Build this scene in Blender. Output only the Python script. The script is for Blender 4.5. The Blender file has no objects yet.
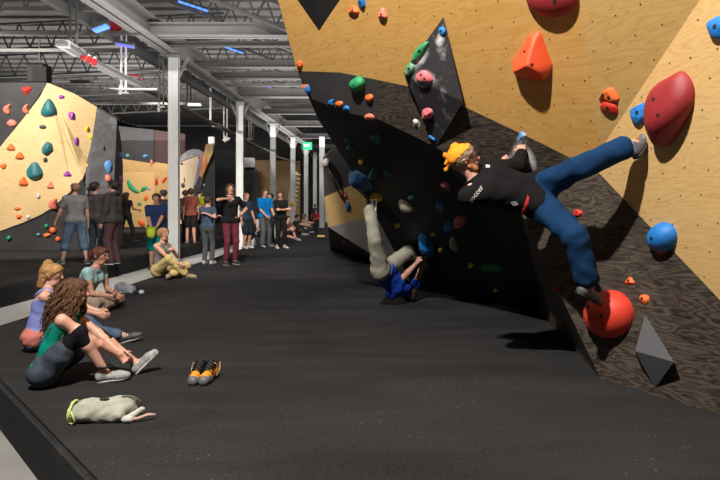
import bpy, bmesh, math, random
import numpy as np
import openvdb
from mathutils import Vector, Matrix
random.seed(7)
SC = bpy.context.scene
COL = SC.collection
F, U0, V0, EYE = 550.0, 390.0, 202.0, 1.4      # focal length in px, vanishing point, eye height above the mats

def P(u, v, d):
    return Vector(((u-U0)*d/F, d, EYE-(v-V0)*d/F))
def G(u, v, z=0.0):
    return P(u, v, (EYE-z)*F/(v-V0))

# ---------------------------------------------------------------- objects
def tag(o, label=None, cat=None, group=None, kind=None):
    if label: o['label'] = label
    if cat: o['category'] = cat
    if group: o['group'] = group
    if kind: o['kind'] = kind
    return o
def empty(name, loc, label, cat, group=None):
    o = bpy.data.objects.new(name, None); COL.objects.link(o)
    o.location = loc; o.empty_display_size = .1
    bpy.context.view_layer.update()
    return tag(o, label, cat, group)
def link(name, me, mat, parent=None):
    o = bpy.data.objects.new(name, me); COL.objects.link(o)
    mats = mat if isinstance(mat, (list, tuple)) else [mat]
    for m in mats: me.materials.append(m)
    if parent is not None:
        o.parent = parent
    return o
def base_of(parent):
    p = Vector((0, 0, 0))
    while parent is not None:
        p = p + Vector(parent.location); parent = parent.parent
    return p
class MB:
    """collects shapes given in world coordinates; build() links them as one mesh object"""
    def __init__(s): s.bm = bmesh.new()
    def box(s, c, size, rot=None, bevel=0):
        r = bmesh.ops.create_cube(s.bm, size=1)
        M = Matrix.Translation(Vector(c)) @ (rot.to_4x4() if rot is not None else Matrix.Identity(4)) @ Matrix.Diagonal((*size, 1))
        bmesh.ops.transform(s.bm, matrix=M, verts=r['verts'])
        if bevel:
            es = list({e for v in r['verts'] for e in v.link_edges})
            bmesh.ops.bevel(s.bm, geom=es, offset=bevel, segments=2, affect='EDGES')
        return s
    def beam(s, a, b, w, h, up=Vector((0, 0, 1))):
        a, b = Vector(a), Vector(b); y = (b-a); L = y.length; y.normalize()
        x = y.cross(up)
        if x.length < 1e-4: x = Vector((1, 0, 0))
        x.normalize(); z = x.cross(y)
        s.box((a+b)/2, (w, L, h), Matrix((x, y, z)).transposed()); return s
    def tube(s, pts, r, seg=8, cap=True):
        pts = [Vector(p) for p in pts]; rs = r if isinstance(r, (list, tuple)) else [r]*len(pts)
        rings = []; ref = None
        for i, p in enumerate(pts):
            t = (pts[min(i+1, len(pts)-1)]-pts[max(i-1, 0)]).normalized()
            if ref is None: ref = t.orthogonal()
            x = (ref-t*ref.dot(t)).normalized(); ref = x; y = t.cross(x)
            rings.append([s.bm.verts.new(p+(x*math.cos(k*math.tau/seg)+y*math.sin(k*math.tau/seg))*rs[i]) for k in range(seg)])
        for a, b in zip(rings, rings[1:]):
            for k in range(seg):
                f = s.bm.faces.new((a[k], a[(k+1) % seg], b[(k+1) % seg], b[k])); f.smooth = True
        if cap:
            s.bm.faces.new(rings[0][::-1]); s.bm.faces.new(rings[-1])
        return s
    def ball(s, c, r, seg=2):
        q = bmesh.ops.create_icosphere(s.bm, subdivisions=seg, radius=1)
        rr = r if isinstance(r, (tuple, list)) else (r, r, r)
        bmesh.ops.transform(s.bm, matrix=Matrix.Translation(Vector(c)) @ Matrix.Diagonal((*rr, 1)), verts=q['verts'])
        for v in q['verts']:
            for f in v.link_faces: f.smooth = True
        return s
    def build(s, name, mat, parent=None):
        off = base_of(parent)
        for v in s.bm.verts: v.co -= off
        bmesh.ops.recalc_face_normals(s.bm, faces=s.bm.faces)
        me = bpy.data.meshes.new(name); s.bm.to_mesh(me); s.bm.free()
        return link(name, me, mat, parent)

# ---------------------------------------------------------------- materials
def mat(name, col, rough=.6, metal=0, bump=0, bscale=60, var=0, vscale=8, emit=None, es=0, alpha=None, sheen=0):
    m = bpy.data.materials.new(name); m.use_nodes = True; nt = m.node_tree; N = nt.nodes; L = nt.links
    b = N['Principled BSDF']; b.inputs['Base Color'].default_value = (*col, 1)
    b.inputs['Roughness'].default_value = rough; b.inputs['Metallic'].default_value = metal
    if sheen: b.inputs['Sheen Weight'].default_value = sheen
    if emit: b.inputs['Emission Color'].default_value = (*emit, 1); b.inputs['Emission Strength'].default_value = es
    if bump or var: tc = N.new('ShaderNodeTexCoord')
    if bump:
        n = N.new('ShaderNodeTexNoise'); n.inputs['Scale'].default_value = bscale; n.inputs['Detail'].default_value = 4
        L.new(tc.outputs['Object'], n.inputs['Vector'])
        bp = N.new('ShaderNodeBump'); bp.inputs['Strength'].default_value = bump; bp.inputs['Distance'].default_value = .01
        L.new(n.outputs['Fac'], bp.inputs['Height']); L.new(bp.outputs['Normal'], b.inputs['Normal'])
    if var:
        n2 = N.new('ShaderNodeTexNoise'); n2.inputs['Scale'].default_value = vscale; n2.inputs['Detail'].default_value = 5
        L.new(tc.outputs['Object'], n2.inputs['Vector'])
        r = N.new('ShaderNodeValToRGB'); r.color_ramp.elements[0].position = .3; r.color_ramp.elements[1].position = .7
        r.color_ramp.elements[0].color = (*[c*(1-var) for c in col], 1)
        r.color_ramp.elements[1].color = (*[min(1, c*(1+var)+var*.01) for c in col], 1)
        L.new(n2.outputs['Fac'], r.inputs['Fac']); L.new(r.outputs['Color'], b.inputs['Base Color'])
    return m
def chalk_over(m, amount=.55, scale=9, col=(.55, .55, .57)):
    """climbing chalk rubbed on a surface: blotches of its own colour"""
    nt = m.node_tree; N = nt.nodes; L = nt.links; b = N['Principled BSDF']
    tc = N.new('ShaderNodeTexCoord')
    n = N.new('ShaderNodeTexNoise'); n.inputs['Scale'].default_value = scale; n.inputs['Detail'].default_value = 8; n.inputs['Roughness'].default_value = .7
    L.new(tc.outputs['Object'], n.inputs['Vector'])
    r = N.new('ShaderNodeValToRGB'); r.color_ramp.elements[0].position = 1-amount; r.color_ramp.elements[1].position = min(1, 1.25-amount)
    mx = N.new('ShaderNodeMix'); mx.data_type = 'RGBA'
    L.new(n.outputs['Fac'], r.inputs['Fac']); L.new(r.outputs['Color'], mx.inputs[0])
    src = b.inputs['Base Color']
    if src.is_linked: L.new(src.links[0].from_socket, mx.inputs[6])
    else: mx.inputs[6].default_value = src.default_value
    mx.inputs[7].default_value = (*col, 1); L.new(mx.outputs[2], b.inputs['Base Color'])
    return m
def ply(name, c0, c1, c2, grain=1.0, rough=.55, spec=.4, stretch=(1.3, 9), ringw=.34):
    """plywood: stretched, warped rings on the sheet's own UVs (metres)"""
    m = bpy.data.materials.new(name); m.use_nodes = True; nt = m.node_tree; N = nt.nodes; L = nt.links
    b = N['Principled BSDF']; b.inputs['Roughness'].default_value = rough; b.inputs['Specular IOR Level'].default_value = spec
    uv = N.new('ShaderNodeUVMap'); mp = N.new('ShaderNodeMapping'); mp.inputs['Scale'].default_value = (stretch[0], stretch[1], 1); mp.inputs['Rotation'].default_value = (0, 0, .12)
    L.new(uv.outputs['UV'], mp.inputs['Vector'])
    n = N.new('ShaderNodeTexNoise'); n.inputs['Scale'].default_value = .9*grain; n.inputs['Detail'].default_value = 2; n.inputs['Distortion'].default_value = .5
    L.new(mp.outputs['Vector'], n.inputs['Vector'])
    mu = N.new('ShaderNodeMath'); mu.operation = 'MULTIPLY'; mu.inputs[1].default_value = 22
    L.new(n.outputs['Fac'], mu.inputs[0])
    fr = N.new('ShaderNodeMath'); fr.operation = 'PINGPONG'; fr.inputs[1].default_value = 1; L.new(mu.outputs[0], fr.inputs[0])
    fine = N.new('ShaderNodeTexNoise'); fine.inputs['Scale'].default_value = 14; fine.inputs['Detail'].default_value = 4
    L.new(mp.outputs['Vector'], fine.inputs['Vector'])
    ad = N.new('ShaderNodeMath'); ad.operation = 'MULTIPLY_ADD'; ad.inputs[1].default_value = ringw
    L.new(fr.outputs[0], ad.inputs[0]); 
    m2 = N.new('ShaderNodeMath'); m2.operation = 'MULTIPLY'; m2.inputs[1].default_value = 1.1-ringw; L.new(fine.outputs['Fac'], m2.inputs[0]); L.new(m2.outputs[0], ad.inputs[2])
    r = N.new('ShaderNodeValToRGB'); e = r.color_ramp.elements; e[0].position = .2; e[0].color = (*c0, 1); e[1].position = .8; e[1].color = (*c2, 1)
    k = e.new(.45); k.color = (*c1, 1)
    L.new(ad.outputs[0], r.inputs['Fac']); L.new(r.outputs['Color'], b.inputs['Base Color'])
    bp = N.new('ShaderNodeBump'); bp.inputs['Strength'].default_value = .06; L.new(ad.outputs[0], bp.inputs['Height']); L.new(bp.outputs['Normal'], b.inputs['Normal'])
    return m
M = {}
M['hole'] = mat('bolt_hole', (.012, .01, .008), .8)
M['birch'] = ply('birch_plywood', (.47, .25, .062), (.57, .32, .092), (.63, .37, .12), .8)
M['birch_light'] = ply('pale_birch_plywood', (.52, .32, .12), (.68, .44, .18), (.74, .50, .22), 1.0)
M['stained'] = ply('dark_stained_plywood', (.016, .012, .010), (.046, .036, .029), (.095, .077, .062), 1.5, .5, ringw=.62)
M['grey_paint'] = mat('grey_wall_paint', (.045, .044, .047), .5, bump=.15, bscale=90, var=.15, vscale=3)
M['black_paint'] = mat('black_wall_paint', (.012, .012, .014), .6, bump=.15, var=.2, vscale=3)
M['dark_volume'] = chalk_over(mat('dark_volume_texture', (.030, .030, .035), .65, bump=.4, bscale=200), .42, 5)
M['slate_volume'] = mat('slate_volume_texture', (.075, .08, .09), .65, bump=.4, bscale=200)
M['steel'] = mat('galvanised_steel', (.30, .30, .30), .45, .3, var=.15)
M['beam'] = mat('grey_painted_steel', (.20, .197, .192), .6, var=.12, vscale=2)
M['beam_dark'] = mat('dark_painted_steel', (.09, .09, .092), .6, var=.12, vscale=2)
M['white_steel'] = mat('white_painted_steel', (.74, .75, .75), .5, var=.08, vscale=2)
M['truss'] = mat('truss_steel', (.12, .117, .115), .6)
M['deck'] = mat('roof_deck', (.24, .235, .23), .8, var=.25, vscale=1.2)
M['black'] = mat('black_plastic', (.006, .006, .0065), .6)
M['red'] = mat('red_plastic', (.42, .02, .02), .4)
M['concrete'] = mat('concrete_floor', (.23, .225, .217), .7, bump=.1, var=.12, vscale=3)
# ---------------------------------------------------------------- signed-distance modelling of bodies and clothes
V = lambda *a: np.array(a, dtype=np.float64)
def nv(a):
    a = np.array(a, dtype=np.float64); return a/max(1e-9, np.linalg.norm(a))
class Sdf:
    def __init__(s): s.pr = []; s.clips = []; s.subs = []; s.noise = None
    def cone(s, a, b, ra, rb=None, k=.02):
        s.pr.append((np.array(a, float), np.array(b, float), ra, ra if rb is None else rb, k)); return s
    def sph(s, c, r, k=.02): return s.cone(c, np.array(c)+1e-4, r, r, k)
    def clip(s, o, n): s.pr.append((np.array(o, float), nv(n))); return s      # keeps the side n points to, for all shapes added so far
    def mesh(s, vox):
        cs = [q for q in s.pr if len(q) == 5]; lo = np.min([np.minimum(a, b)-max(ra, rb) for a, b, ra, rb, k in cs], 0)-4*vox
        hi = np.max([np.maximum(a, b)+max(ra, rb) for a, b, ra, rb, k in cs], 0)+4*vox
        n = np.ceil((hi-lo)/vox).astype(int)+1
        D = np.full(n, 5.0, np.float32)
        ax = [lo[i]+np.arange(n[i])*vox for i in range(3)]
        def ev(a, b, ra, rb, mg):
            l = np.maximum(0, np.floor((np.minimum(a, b)-max(ra, rb)-mg-lo)/vox).astype(int))
            h = np.minimum(n, np.ceil((np.maximum(a, b)+max(ra, rb)+mg-lo)/vox).astype(int)+1)
            X = ax[0][l[0]:h[0], None, None]; Y = ax[1][None, l[1]:h[1], None]; Z = ax[2][None, None, l[2]:h[2]]
            ba = b-a; L2 = max(1e-12, ba@ba)
            t = np.clip(((X-a[0])*ba[0]+(Y-a[1])*ba[1]+(Z-a[2])*ba[2])/L2, 0, 1)
            d = np.sqrt((X-a[0]-t*ba[0])**2+(Y-a[1]-t*ba[1])**2+(Z-a[2]-t*ba[2])**2)-(ra+(rb-ra)*t)
            return (slice(l[0], h[0]), slice(l[1], h[1]), slice(l[2], h[2])), d
        X0 = ax[0][:, None, None]; Y0 = ax[1][None, :, None]; Z0 = ax[2][None, None, :]
        for q in s.pr:
            if len(q) == 2:
                o, nn = q; D = np.maximum(D, -((X0-o[0])*nn[0]+(Y0-o[1])*nn[1]+(Z0-o[2])*nn[2])).astype(np.float32); continue
            a, b, ra, rb, k = q
            sl, d = ev(a, b, ra, rb, k+4*vox)
            o = D[sl]; h = np.clip(.5+.5*(o-d)/k, 0, 1)
            D[sl] = o+(d-o)*h-k*h*(1-h)
        for a, b, ra, rb, k in s.subs:
            sl, d = ev(a, b, ra, rb, 4*vox); D[sl] = np.maximum(D[sl], -d)
        X = ax[0][:, None, None]; Y = ax[1][None, :, None]; Z = ax[2][None, None, :]
        if s.noise:
            A, f, ph = s.noise
            D += (A*(np.sin(X*f+ph+2.1*np.sin(Z*f*.6+ph))*np.sin(Y*f*.9+1.3*ph+1.7*np.sin(X*f*.5))*np.sin(Z*f*1.1+.7*ph+1.5*np.sin(Y*f*.7))
                  + .5*A*np.sin((X+Z)*f*1.9+ph)*np.sin((Y-Z)*f*2.1))).astype(np.float32)
        g = openvdb.FloatGrid(background=5.0); g.copyFromArray(np.ascontiguousarray(D.astype(np.float32)))
        p, tr, q = g.convertToPolygons(0.0, 0.0)
        return p*vox+lo, q, tr
    def build(s, name, mats, parent, vox, paint=None):
        p, q, tr = s.mesh(vox)
        off = np.array(base_of(parent)); me = bpy.data.meshes.new(name)
        faces = [tuple(int(i) for i in f[::-1]) for f in q]+[tuple(int(i) for i in f[::-1]) for f in tr]
        me.from_pydata([tuple(v) for v in (p-off)], [], faces); me.update()
        me.polygons.foreach_set('use_smooth', [True]*len(me.polygons))
        o = link(name, me, mats, parent)
        if paint is not None and len(faces):
            qq = np.array([f[:4] if len(f) > 3 else (*f, f[0]) for f in faces]); c = p[qq].mean(1)
            idx = np.zeros(len(faces), int)
            for mi, (cc, rr) in paint:
                for cen in cc:
                    idx[np.linalg.norm((c-cen)/rr, axis=1) < 1] = mi
            me.polygons.foreach_set('material_index', [int(i) for i in idx])
        return o

def ik(a, c, l1, l2, pole):
    a, c = np.array(a, float), np.array(c, float); d = c-a; D = np.linalg.norm(d)
    if D > (l1+l2)*.995: c = a+d/D*(l1+l2)*.995; d = c-a; D = np.linalg.norm(d)
    x = (l1*l1-l2*l2+D*D)/(2*D); h = math.sqrt(max(0, l1*l1-x*x)); u = d/D
    p = np.array(pole, float)-a; p = p-u*(p@u); p = nv(p)
    return a+u*x+p*h, c
def rotv(v, ax, ang):
    ax = nv(ax); v = np.array(v, float); return v*math.cos(ang)+np.cross(ax, v)*math.sin(ang)+ax*(ax@v)*(1-math.cos(ang))

MC = {}
def cm(kind, col, **k):
    key = (kind, tuple(round(c, 4) for c in col))
    if key not in MC:
        if kind == 'skin':
            m = mat('skin', col, .5, bump=.05, bscale=150, var=.06, vscale=12); b = m.node_tree.nodes['Principled BSDF']
            b.inputs['Subsurface Weight'].default_value = .12; b.inputs['Subsurface Radius'].default_value = (.02, .008, .004); b.inputs['Subsurface Scale'].default_value = .5
        elif kind == 'hair': m = mat('hair', col, .45, bump=.9, bscale=120, var=.45, vscale=60)
        elif kind == 'denim': m = mat('denim', col, .85, bump=.35, bscale=25, var=.4, vscale=9)
        elif kind == 'shoe': m = mat('shoe_leather', col, .5, bump=.3, bscale=70, var=.3, vscale=30)
        else: m = mat('fabric', col, .9, bump=.5, bscale=22, var=.12, vscale=6)
        if kind in ('fab', 'denim'): m.node_tree.nodes['Principled BSDF'].inputs['Specular IOR Level'].default_value = .18
        MC[key] = m
    return MC[key]

SK = (.50, .27, .19)
def make_person(label, J, st, group=None):
    """J: joints in metres (world), st: style. Every garment is a child of the person, the body is one mesh."""
    s = J.get('s', 1.0); fem = st.get('fem', False); vox = st.get('vox', .012); fine = vox <= .008
    pel, neck = J['pel'], J['neck']; shL, shR = J['shL'], J['shR']; hL, hR = J['hL'], J['hR']
    T = nv(neck-pel); Rr = nv(shR-shL); Fw = nv(np.cross(T, Rr)); Rp = nv(hR-hL)
    hc, hf, hu = J['hc'], nv(J['hf']), nv(J['hu']); hr = nv(np.cross(hf, hu)); hu = np.cross(hr, hf)
    g = empty('person', Vector(J['base']), label, 'person', group)
    skin = cm('skin', st.get('skin', SK)); w = st.get('w', 1.0)*s
    # --- body
    B = Sdf()
    low = pel+T*.02*s; wa = pel+(neck-pel)*.36; ch = pel+(neck-pel)*.72
    cw = .070 if fem else .085
    def torso(S, e, lo=True):
        S.cone(hL, hR, .098*w+e, k=.03)
        for sg in (-1, 1):
            S.cone(low+Rp*sg*.055*w, wa+Rr*sg*.052*w, .092*w+e, .080*w+e, k=.04)
            S.cone(wa+Rr*sg*.052*w, ch+Rr*sg*cw*w, .080*w+e, .095*w+e, k=.04)
        S.cone(ch+Rr*.07*w, shR-Rr*.02*s-T*.01*s, .085*w+e, .050*w+e, k=.03); S.cone(ch-Rr*.07*w, shL+Rr*.02*s-T*.01*s, .085*w+e, .050*w+e, k=.03)
        if fem:
            for sg in (-1, 1): S.sph(ch+Rr*sg*.062*w+Fw*.065*w-T*.01*s, .058*w+e, k=.03)
    torso(B, 0)
    B.cone(neck-T*.01*s, hc-hu*.05*s-hf*.015*s, .054*s, .050*s, k=.025)
    for a in (shL, shR): B.cone(neck+T*.01*s, a-T*.0*s, .042*s, .038*s, k=.03)
    hd = lambda r, f, u: hc+(hr*r+hf*f+hu*u)*s
    B.cone(hd(0, -.028, .028), hd(0, .018, .034), .083*s, .076*s, k=.02)
    B.cone(hd(0, .028, 0), hd(0, .034, -.060), .062*s, .044*s, k=.03)
    B.cone(hd(-.022, .045, -.083), hd(.022, .045, -.083), .025*s, k=.02)
    B.cone(hd(0, .088, .022), hd(0, .108, -.014), .008*s, .013*s, k=.012)
    B.cone(hd(-.016, .082, -.046), hd(.016, .082, -.046), .011*s, k=.01)
    B.cone(hd(-.03, .078, .034), hd(.03, .078, .034), .014*s, k=.014)
    for sg in (-1, 1):
        B.cone(hd(sg*.078, -.004, .012), hd(sg*.084, -.014, .008), .016*s, k=.006)
        B.cone(hd(sg*.076, .002, -.014), hd(sg*.08, -.006, -.016), .010*s, k=.006)
    hands = []
    for sd, sh, el, wr in (('L', shL, J['eL'], J['wL']), ('R', shR, J['eR'], J['wR'])):
        th = .9 if fem else 1.0
        B.cone(sh, sh*.55+el*.45, .052*w*th, .047*w*th, k=.025); B.cone(sh*.55+el*.45, el, .045*w*th, .037*w*th, k=.02)
        m_ = el*.7+wr*.3; B.cone(el, m_, .037*w*th, .040*w*th, k=.015); B.cone(m_, wr, .039*w*th, .025*w*th, k=.015)
        d = nv(J.get('hd'+sd, wr-el)); pn = J.get('pn'+sd)
        if pn is None: pn = Rr*(-1 if sd == 'R' else 1)
        pn = nv(np.array(pn)-d*(np.array(pn)@d)); ac = np.cross(d, pn)*(-1 if sd == 'L' else 1); cu = J.get('curl'+sd, .45)
        # ac points to the thumb side
        k0 = wr+d*.012*s
        for i, (o, ln) in enumerate(((.030, .072), (.010, .078), (-.010, .074), (-.028, .064))):
            kn = wr+d*.088*s+ac*o*s-d*abs(i-1)*.004*s
            B.cone(k0+ac*o*.5*s, kn, .018*s, .0125*s, k=.010)
            dd = d; p0 = kn
            for j, (fr_, rr) in enumerate(((.45, .0098), (.32, .0088), (.23, .0078))):
                dd = rotv(dd, np.cross(d, pn), cu*(1.0, 1.1, .8)[j]); p1 = p0+dd*ln*fr_*1.08*s
                B.cone(p0, p1, rr*s*(1 if fine else 1.15), rr*s*.92*(1 if fine else 1.15), k=.003); p0 = p1
        t0 = wr+d*.025*s+ac*.020*s; t1 = t0+(d*.62+ac*.62+pn*.35)*.045*s; t2 = t1+(d*.85+ac*.25+pn*.35*(1+cu))*.036*s; t3 = t2+(d*.85-ac*.1+pn*.3*(1+cu))*.026*s
        B.cone(t0, t1, .016*s, .0125*s, k=.01); B.cone(t1, t2, .0115*s, .0105*s, k=.004); B.cone(t2, t3, .0105*s, .0088*s, k=.003)
    for sd, hp, kn, an in (('L', hL, J['kL'], J['aL']), ('R', hR, J['kR'], J['aR'])):
        B.cone(hp, kn, .083*w, .052*w, k=.035); m_ = kn*.68+an*.32; sdn = nv(an-kn)
        B.cone(kn, m_, .050*w, .053*w, k=.02); B.cone(m_, an, .052*w, .033*w, k=.02)
        f = nv(J['t'+sd]); sdn = -nv(J.get('u'+sd, -sdn)); sdn = nv(sdn-f*(sdn@f)); B.cone(an+sdn*.01*s, an+sdn*.045*s-f*.03*s, .034*s, .03*s, k=.015)
        B.cone(an+sdn*.03*s, an+sdn*.055*s+f*.12*s, .034*s, .026*s, k=.02); B.cone(an+sdn*.055*s+f*.12*s, an+sdn*.06*s+f*.165*s, .027*s, .02*s, k=.015)
    lip = cm('skin', tuple(c*f for c, f in zip(st.get('skin', SK), (.85, .55, .55)))); brow = cm('hair', tuple(c*.6 for c in st.get('hcol', (.05, .03, .02))))
    paint = [(1, ([hd(0, .088, -.046)], np.array([.022*s, .022*s, .022*s])*.9)), (2, ([hd(.033, .085, .034), hd(-.033, .085, .034)], np.full(3, .016*s)))]
    body = B.build('body', [skin, lip, brow], g, vox, paint if vox < .011 else None)
    # --- eyes
    for sg in (-1, 1):
        e = MB(); e.ball(Vector(hd(sg*.031, .077, .010)), .0125*s, 1 if vox > .01 else 2)
        eo = e.build('eye', mat_eye, g)
        e = MB(); e.ball(Vector(hd(sg*.031, .0865, .010)), .0058*s, 1); e.build('iris', mat_iris, eo)
    gv = vox*1.0
    # --- top
    tp = st.get('top')
    if tp:
        S = Sdf(); e = tp.get('e', .014)*s; torso(S, e)
        dn = tp.get('down', .02)
        S.cone(hL, hR, .105*w+e*1.1, k=.03)
        S.clip(pel-T*dn*s, T)
        if tp.get('tank'):
            S.clip(neck-T*.055*s, -T+.75*Fw)
        else:
            S.cone(neck-T*.025*s, shL, .048*s+e*.75, .038*w+e*.9, k=.03); S.cone(neck-T*.025*s, shR, .048*s+e*.75, .038*w+e*.9, k=.03)
            S.clip(neck+T*.028*s, -T)
            for sh, el, wr in ((shL, J['eL'], J['wL']), (shR, J['eR'], J['wR'])):
                fr_ = tp.get('sleeve', .55)
                a1 = el if fr_ >= 1 else sh+(el-sh)*fr_
                S.cone(sh, a1, .049*w+e*.9, .043*w+e*.95, k=.03)
                if fr_ > 1: S.cone(el, el+(wr-el)*(fr_-1), .042*w+e, .030*w+e, k=.02)
        S.noise = (tp.get('wr', .0045), 24, random.uniform(0, 6))
        so = S.build('hoodie' if tp.get('hood') else ('tank_top' if tp.get('tank') else tp.get('name', 'shirt')), cm('fab', tp['col']), g, gv)
        if tp.get('tank'):
            m_ = MB()
            for sg in (-1, 1):
                c0 = neck+Rr*sg*.075*w
                m_.tube([Vector(c0-T*.07*s+Fw*.088*w), Vector(c0-T*.01*s+Fw*.055*w), Vector(c0+T*.022*s), Vector(c0-T*.02*s-Fw*.062*w), Vector(c0-T*.09*s-Fw*.100*w+Rr*-sg*.02)], .016*s, 8)
            so2 = m_.build('shoulder_strap', cm('fab', tp['col']), g)
        if tp.get('collar'):
            S = Sdf(); S.cone(neck-T*.02*s, neck*.45+hc*.55-hu*.07*s-hf*.02*s, .072*s, .064*s, k=.02); S.clip(neck*.5+hc*.5-hu*.055*s, -(hu*.8+T*.5)); S.build('collar', cm('fab', tp['col']), g, gv)
        if tp.get('hood'):
            S = Sdf()
            for a in np.linspace(-1.9, 1.9, 7):
                c = neck+T*.03*s+(-Fw*math.cos(a)*.085+Rr*math.sin(a)*.09)*s
                S.sph(c-T*.02*s*abs(a), .042*s, k=.03)
            S.build('hood', cm('fab', tp['col']), g, gv)
    # --- bottom
    for bt in ([st['bottom']] if isinstance(st.get('bottom'), dict) else st.get('bottom', [])):
        S = Sdf(); e = bt.get('e', .014)*s
        S.cone(hL, hR, .098*w+e*.8, k=.03); S.cone(low-Rp*.05*w, low-Rp*.05*w+T*.09*s, .092*w+e*.6, .082*w+e*.6, k=.03); S.cone(low+Rp*.05*w, low+Rp*.05*w+T*.09*s, .092*w+e*.6, .082*w+e*.6, k=.03)
        S.clip(pel+T*.085*s, -T)
        for hp, kn, an in ((hL, J['kL'], J['aL']), (hR, J['kR'], J['aR'])):
            fr_ = bt.get('len', 1.9)
            if fr_ <= 1: S.cone(hp, hp+(kn-hp)*fr_, .084*w+e, .084*w+(.052-.084)*w*fr_+e*1.6, k=.03)
            else:
                S.cone(hp, kn, .084*w+e, .054*w+e, k=.03); S.cone(kn, kn+(an-kn)*(fr_-1), .054*w+e, (.054-.014*(fr_-1))*w+e*1.3, k=.02); cuff = (an+(kn-an)*(1-(fr_-1)))
        S.noise = (bt.get('wr', .005), 22, random.uniform(0, 6))
        S.build('shorts' if bt.get('len', 1.9) < 1.3 else bt.get('name', 'trousers'), cm(bt.get('mat', 'fab'), bt['col']), g, gv)
    # --- shoes
    sh_ = st.get('shoe')
    if sh_:
        for sd, kn, an in (('L', J['kL'], J['aL']), ('R', J['kR'], J['aR'])):
            sdn = nv(an-kn); f = nv(J['t'+sd]); upf = nv(J.get('u'+sd, -sdn)); upf = nv(upf-f*(upf@f)); S = Sdf()
            h0 = an+sdn*.045*s-f*.035*s; b0 = an+sdn*.045*s+f*.12*s-upf*.015*s; t0 = an+sdn*.045*s+f*.175*s-upf*.022*s
            h0 = an-upf*.04*s-f*.035*s; b0 = an-upf*.052*s+f*.11*s; t0 = an-upf*.060*s+f*.170*s
            sdv = np.cross(f, upf)
            S.cone(an-upf*.005*s-f*.012*s, h0, .041*s, .043*s, k=.02); S.cone(h0, b0, .043*s, .040*s, k=.02)
            S.cone(b0-sdv*.012*s, t0, .036*s, .029*s, k=.02); S.cone(b0+sdv*.012*s, t0, .036*s, .029*s, k=.02)
            S.clip(an-upf*.082*s, upf); S.clip(an+upf*.028*s, -upf)
            sg_ = S.build('shoe', cm('shoe', sh_), g, min(vox, .010))
            if vox < .013:
                Q = Sdf(); Q.cone(h0-upf*.028*s, b0-upf*.02*s, .046*s, .044*s, k=.02); Q.cone(b0-upf*.02*s, t0-upf*.01*s, .044*s, .033*s, k=.02)
                Q.clip(an-upf*.086*s, upf); Q.clip(an-upf*.068*s, -upf); Q.build('sole', cm('shoe', st.get('sole', (.5, .5, .5))), sg_, min(vox, .008))
                lace = MB()
                for q in range(3):
                    c = an+f*(.055+.025*q)*s-upf*(.008+.013*q)*s
                    lace.tube([Vector(c-sdv*.03*s-upf*.01*s), Vector(c+upf*.008*s), Vector(c+sdv*.03*s-upf*.01*s)], .0045*s, 6)
                lace.build('laces', cm('fab', st.get('lace', (.4, .4, .4))), sg_)
    # --- hair
    hk = st.get('hair', 'short'); hcol = st.get('hcol', (.05, .03, .02)); hm = cm('hair', hcol)
    if hk != 'bald':
        S = Sdf(); ex = .006 if hk == 'buzz' else .016
        S.cone(hd(0, -.032, .030), hd(0, .018, .038), (.083+ex)*s, (.076+ex)*s, k=.02)
        if hk not in ('buzz',): S.cone(hd(0, -.045, -.02), hd(0, -.05, -.045), .062*s, .045*s, k=.03)
        nn = nv(-.72*hf+.68*hu); S.clip(hd(0, .006, -.004)-nn*.012*s, nn)
        if hk in ('short', 'buzz'): S.clip(hd(0, 0, -.07), hu)
        S.noise = (.004, 70, random.uniform(0, 6))
        S.build('hair', hm, g, min(vox, .010))
        if hk in ('bun', 'pony'):
            S = Sdf()
            if hk == 'bun': S.sph(hd(0, -.085, .085), .042*s); S.sph(hd(.02, -.095, .065), .034*s)
            else:
                S.cone(hd(0, -.10, .05), hd(0, -.15, .0), .026*s, .034*s); S.cone(hd(0, -.15, .0), hd(0, -.155, -.11), .034*s, .016*s)
            S.noise = (.004, 90, 1.0); S.build('hair_bun' if hk == 'bun' else 'ponytail', hm, g, min(vox, .008))
        if hk == 'long':
            S = Sdf()
            for a in np.linspace(-1.6, 1.6, 7):
                S.cone(hd(.075*math.sin(a), -.03-.055*math.cos(a), .02), hd(.085*math.sin(a), -.035-.05*math.cos(a), -.17-.03*math.cos(a)), .03*s, .024*s, k=.02)
            S.noise = (.006, 60, 2.0); S.build('long_hair', hm, g, min(vox, .010))
    return g, J, dict(hd=hd, T=T, R=Rr, F=Fw, hf=hf, hu=hu, hr=hr)
mat_eye = mat('eye_white', (.6, .58, .55), .3); mat_iris = mat('iris', (.03, .02, .015), .2)

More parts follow.
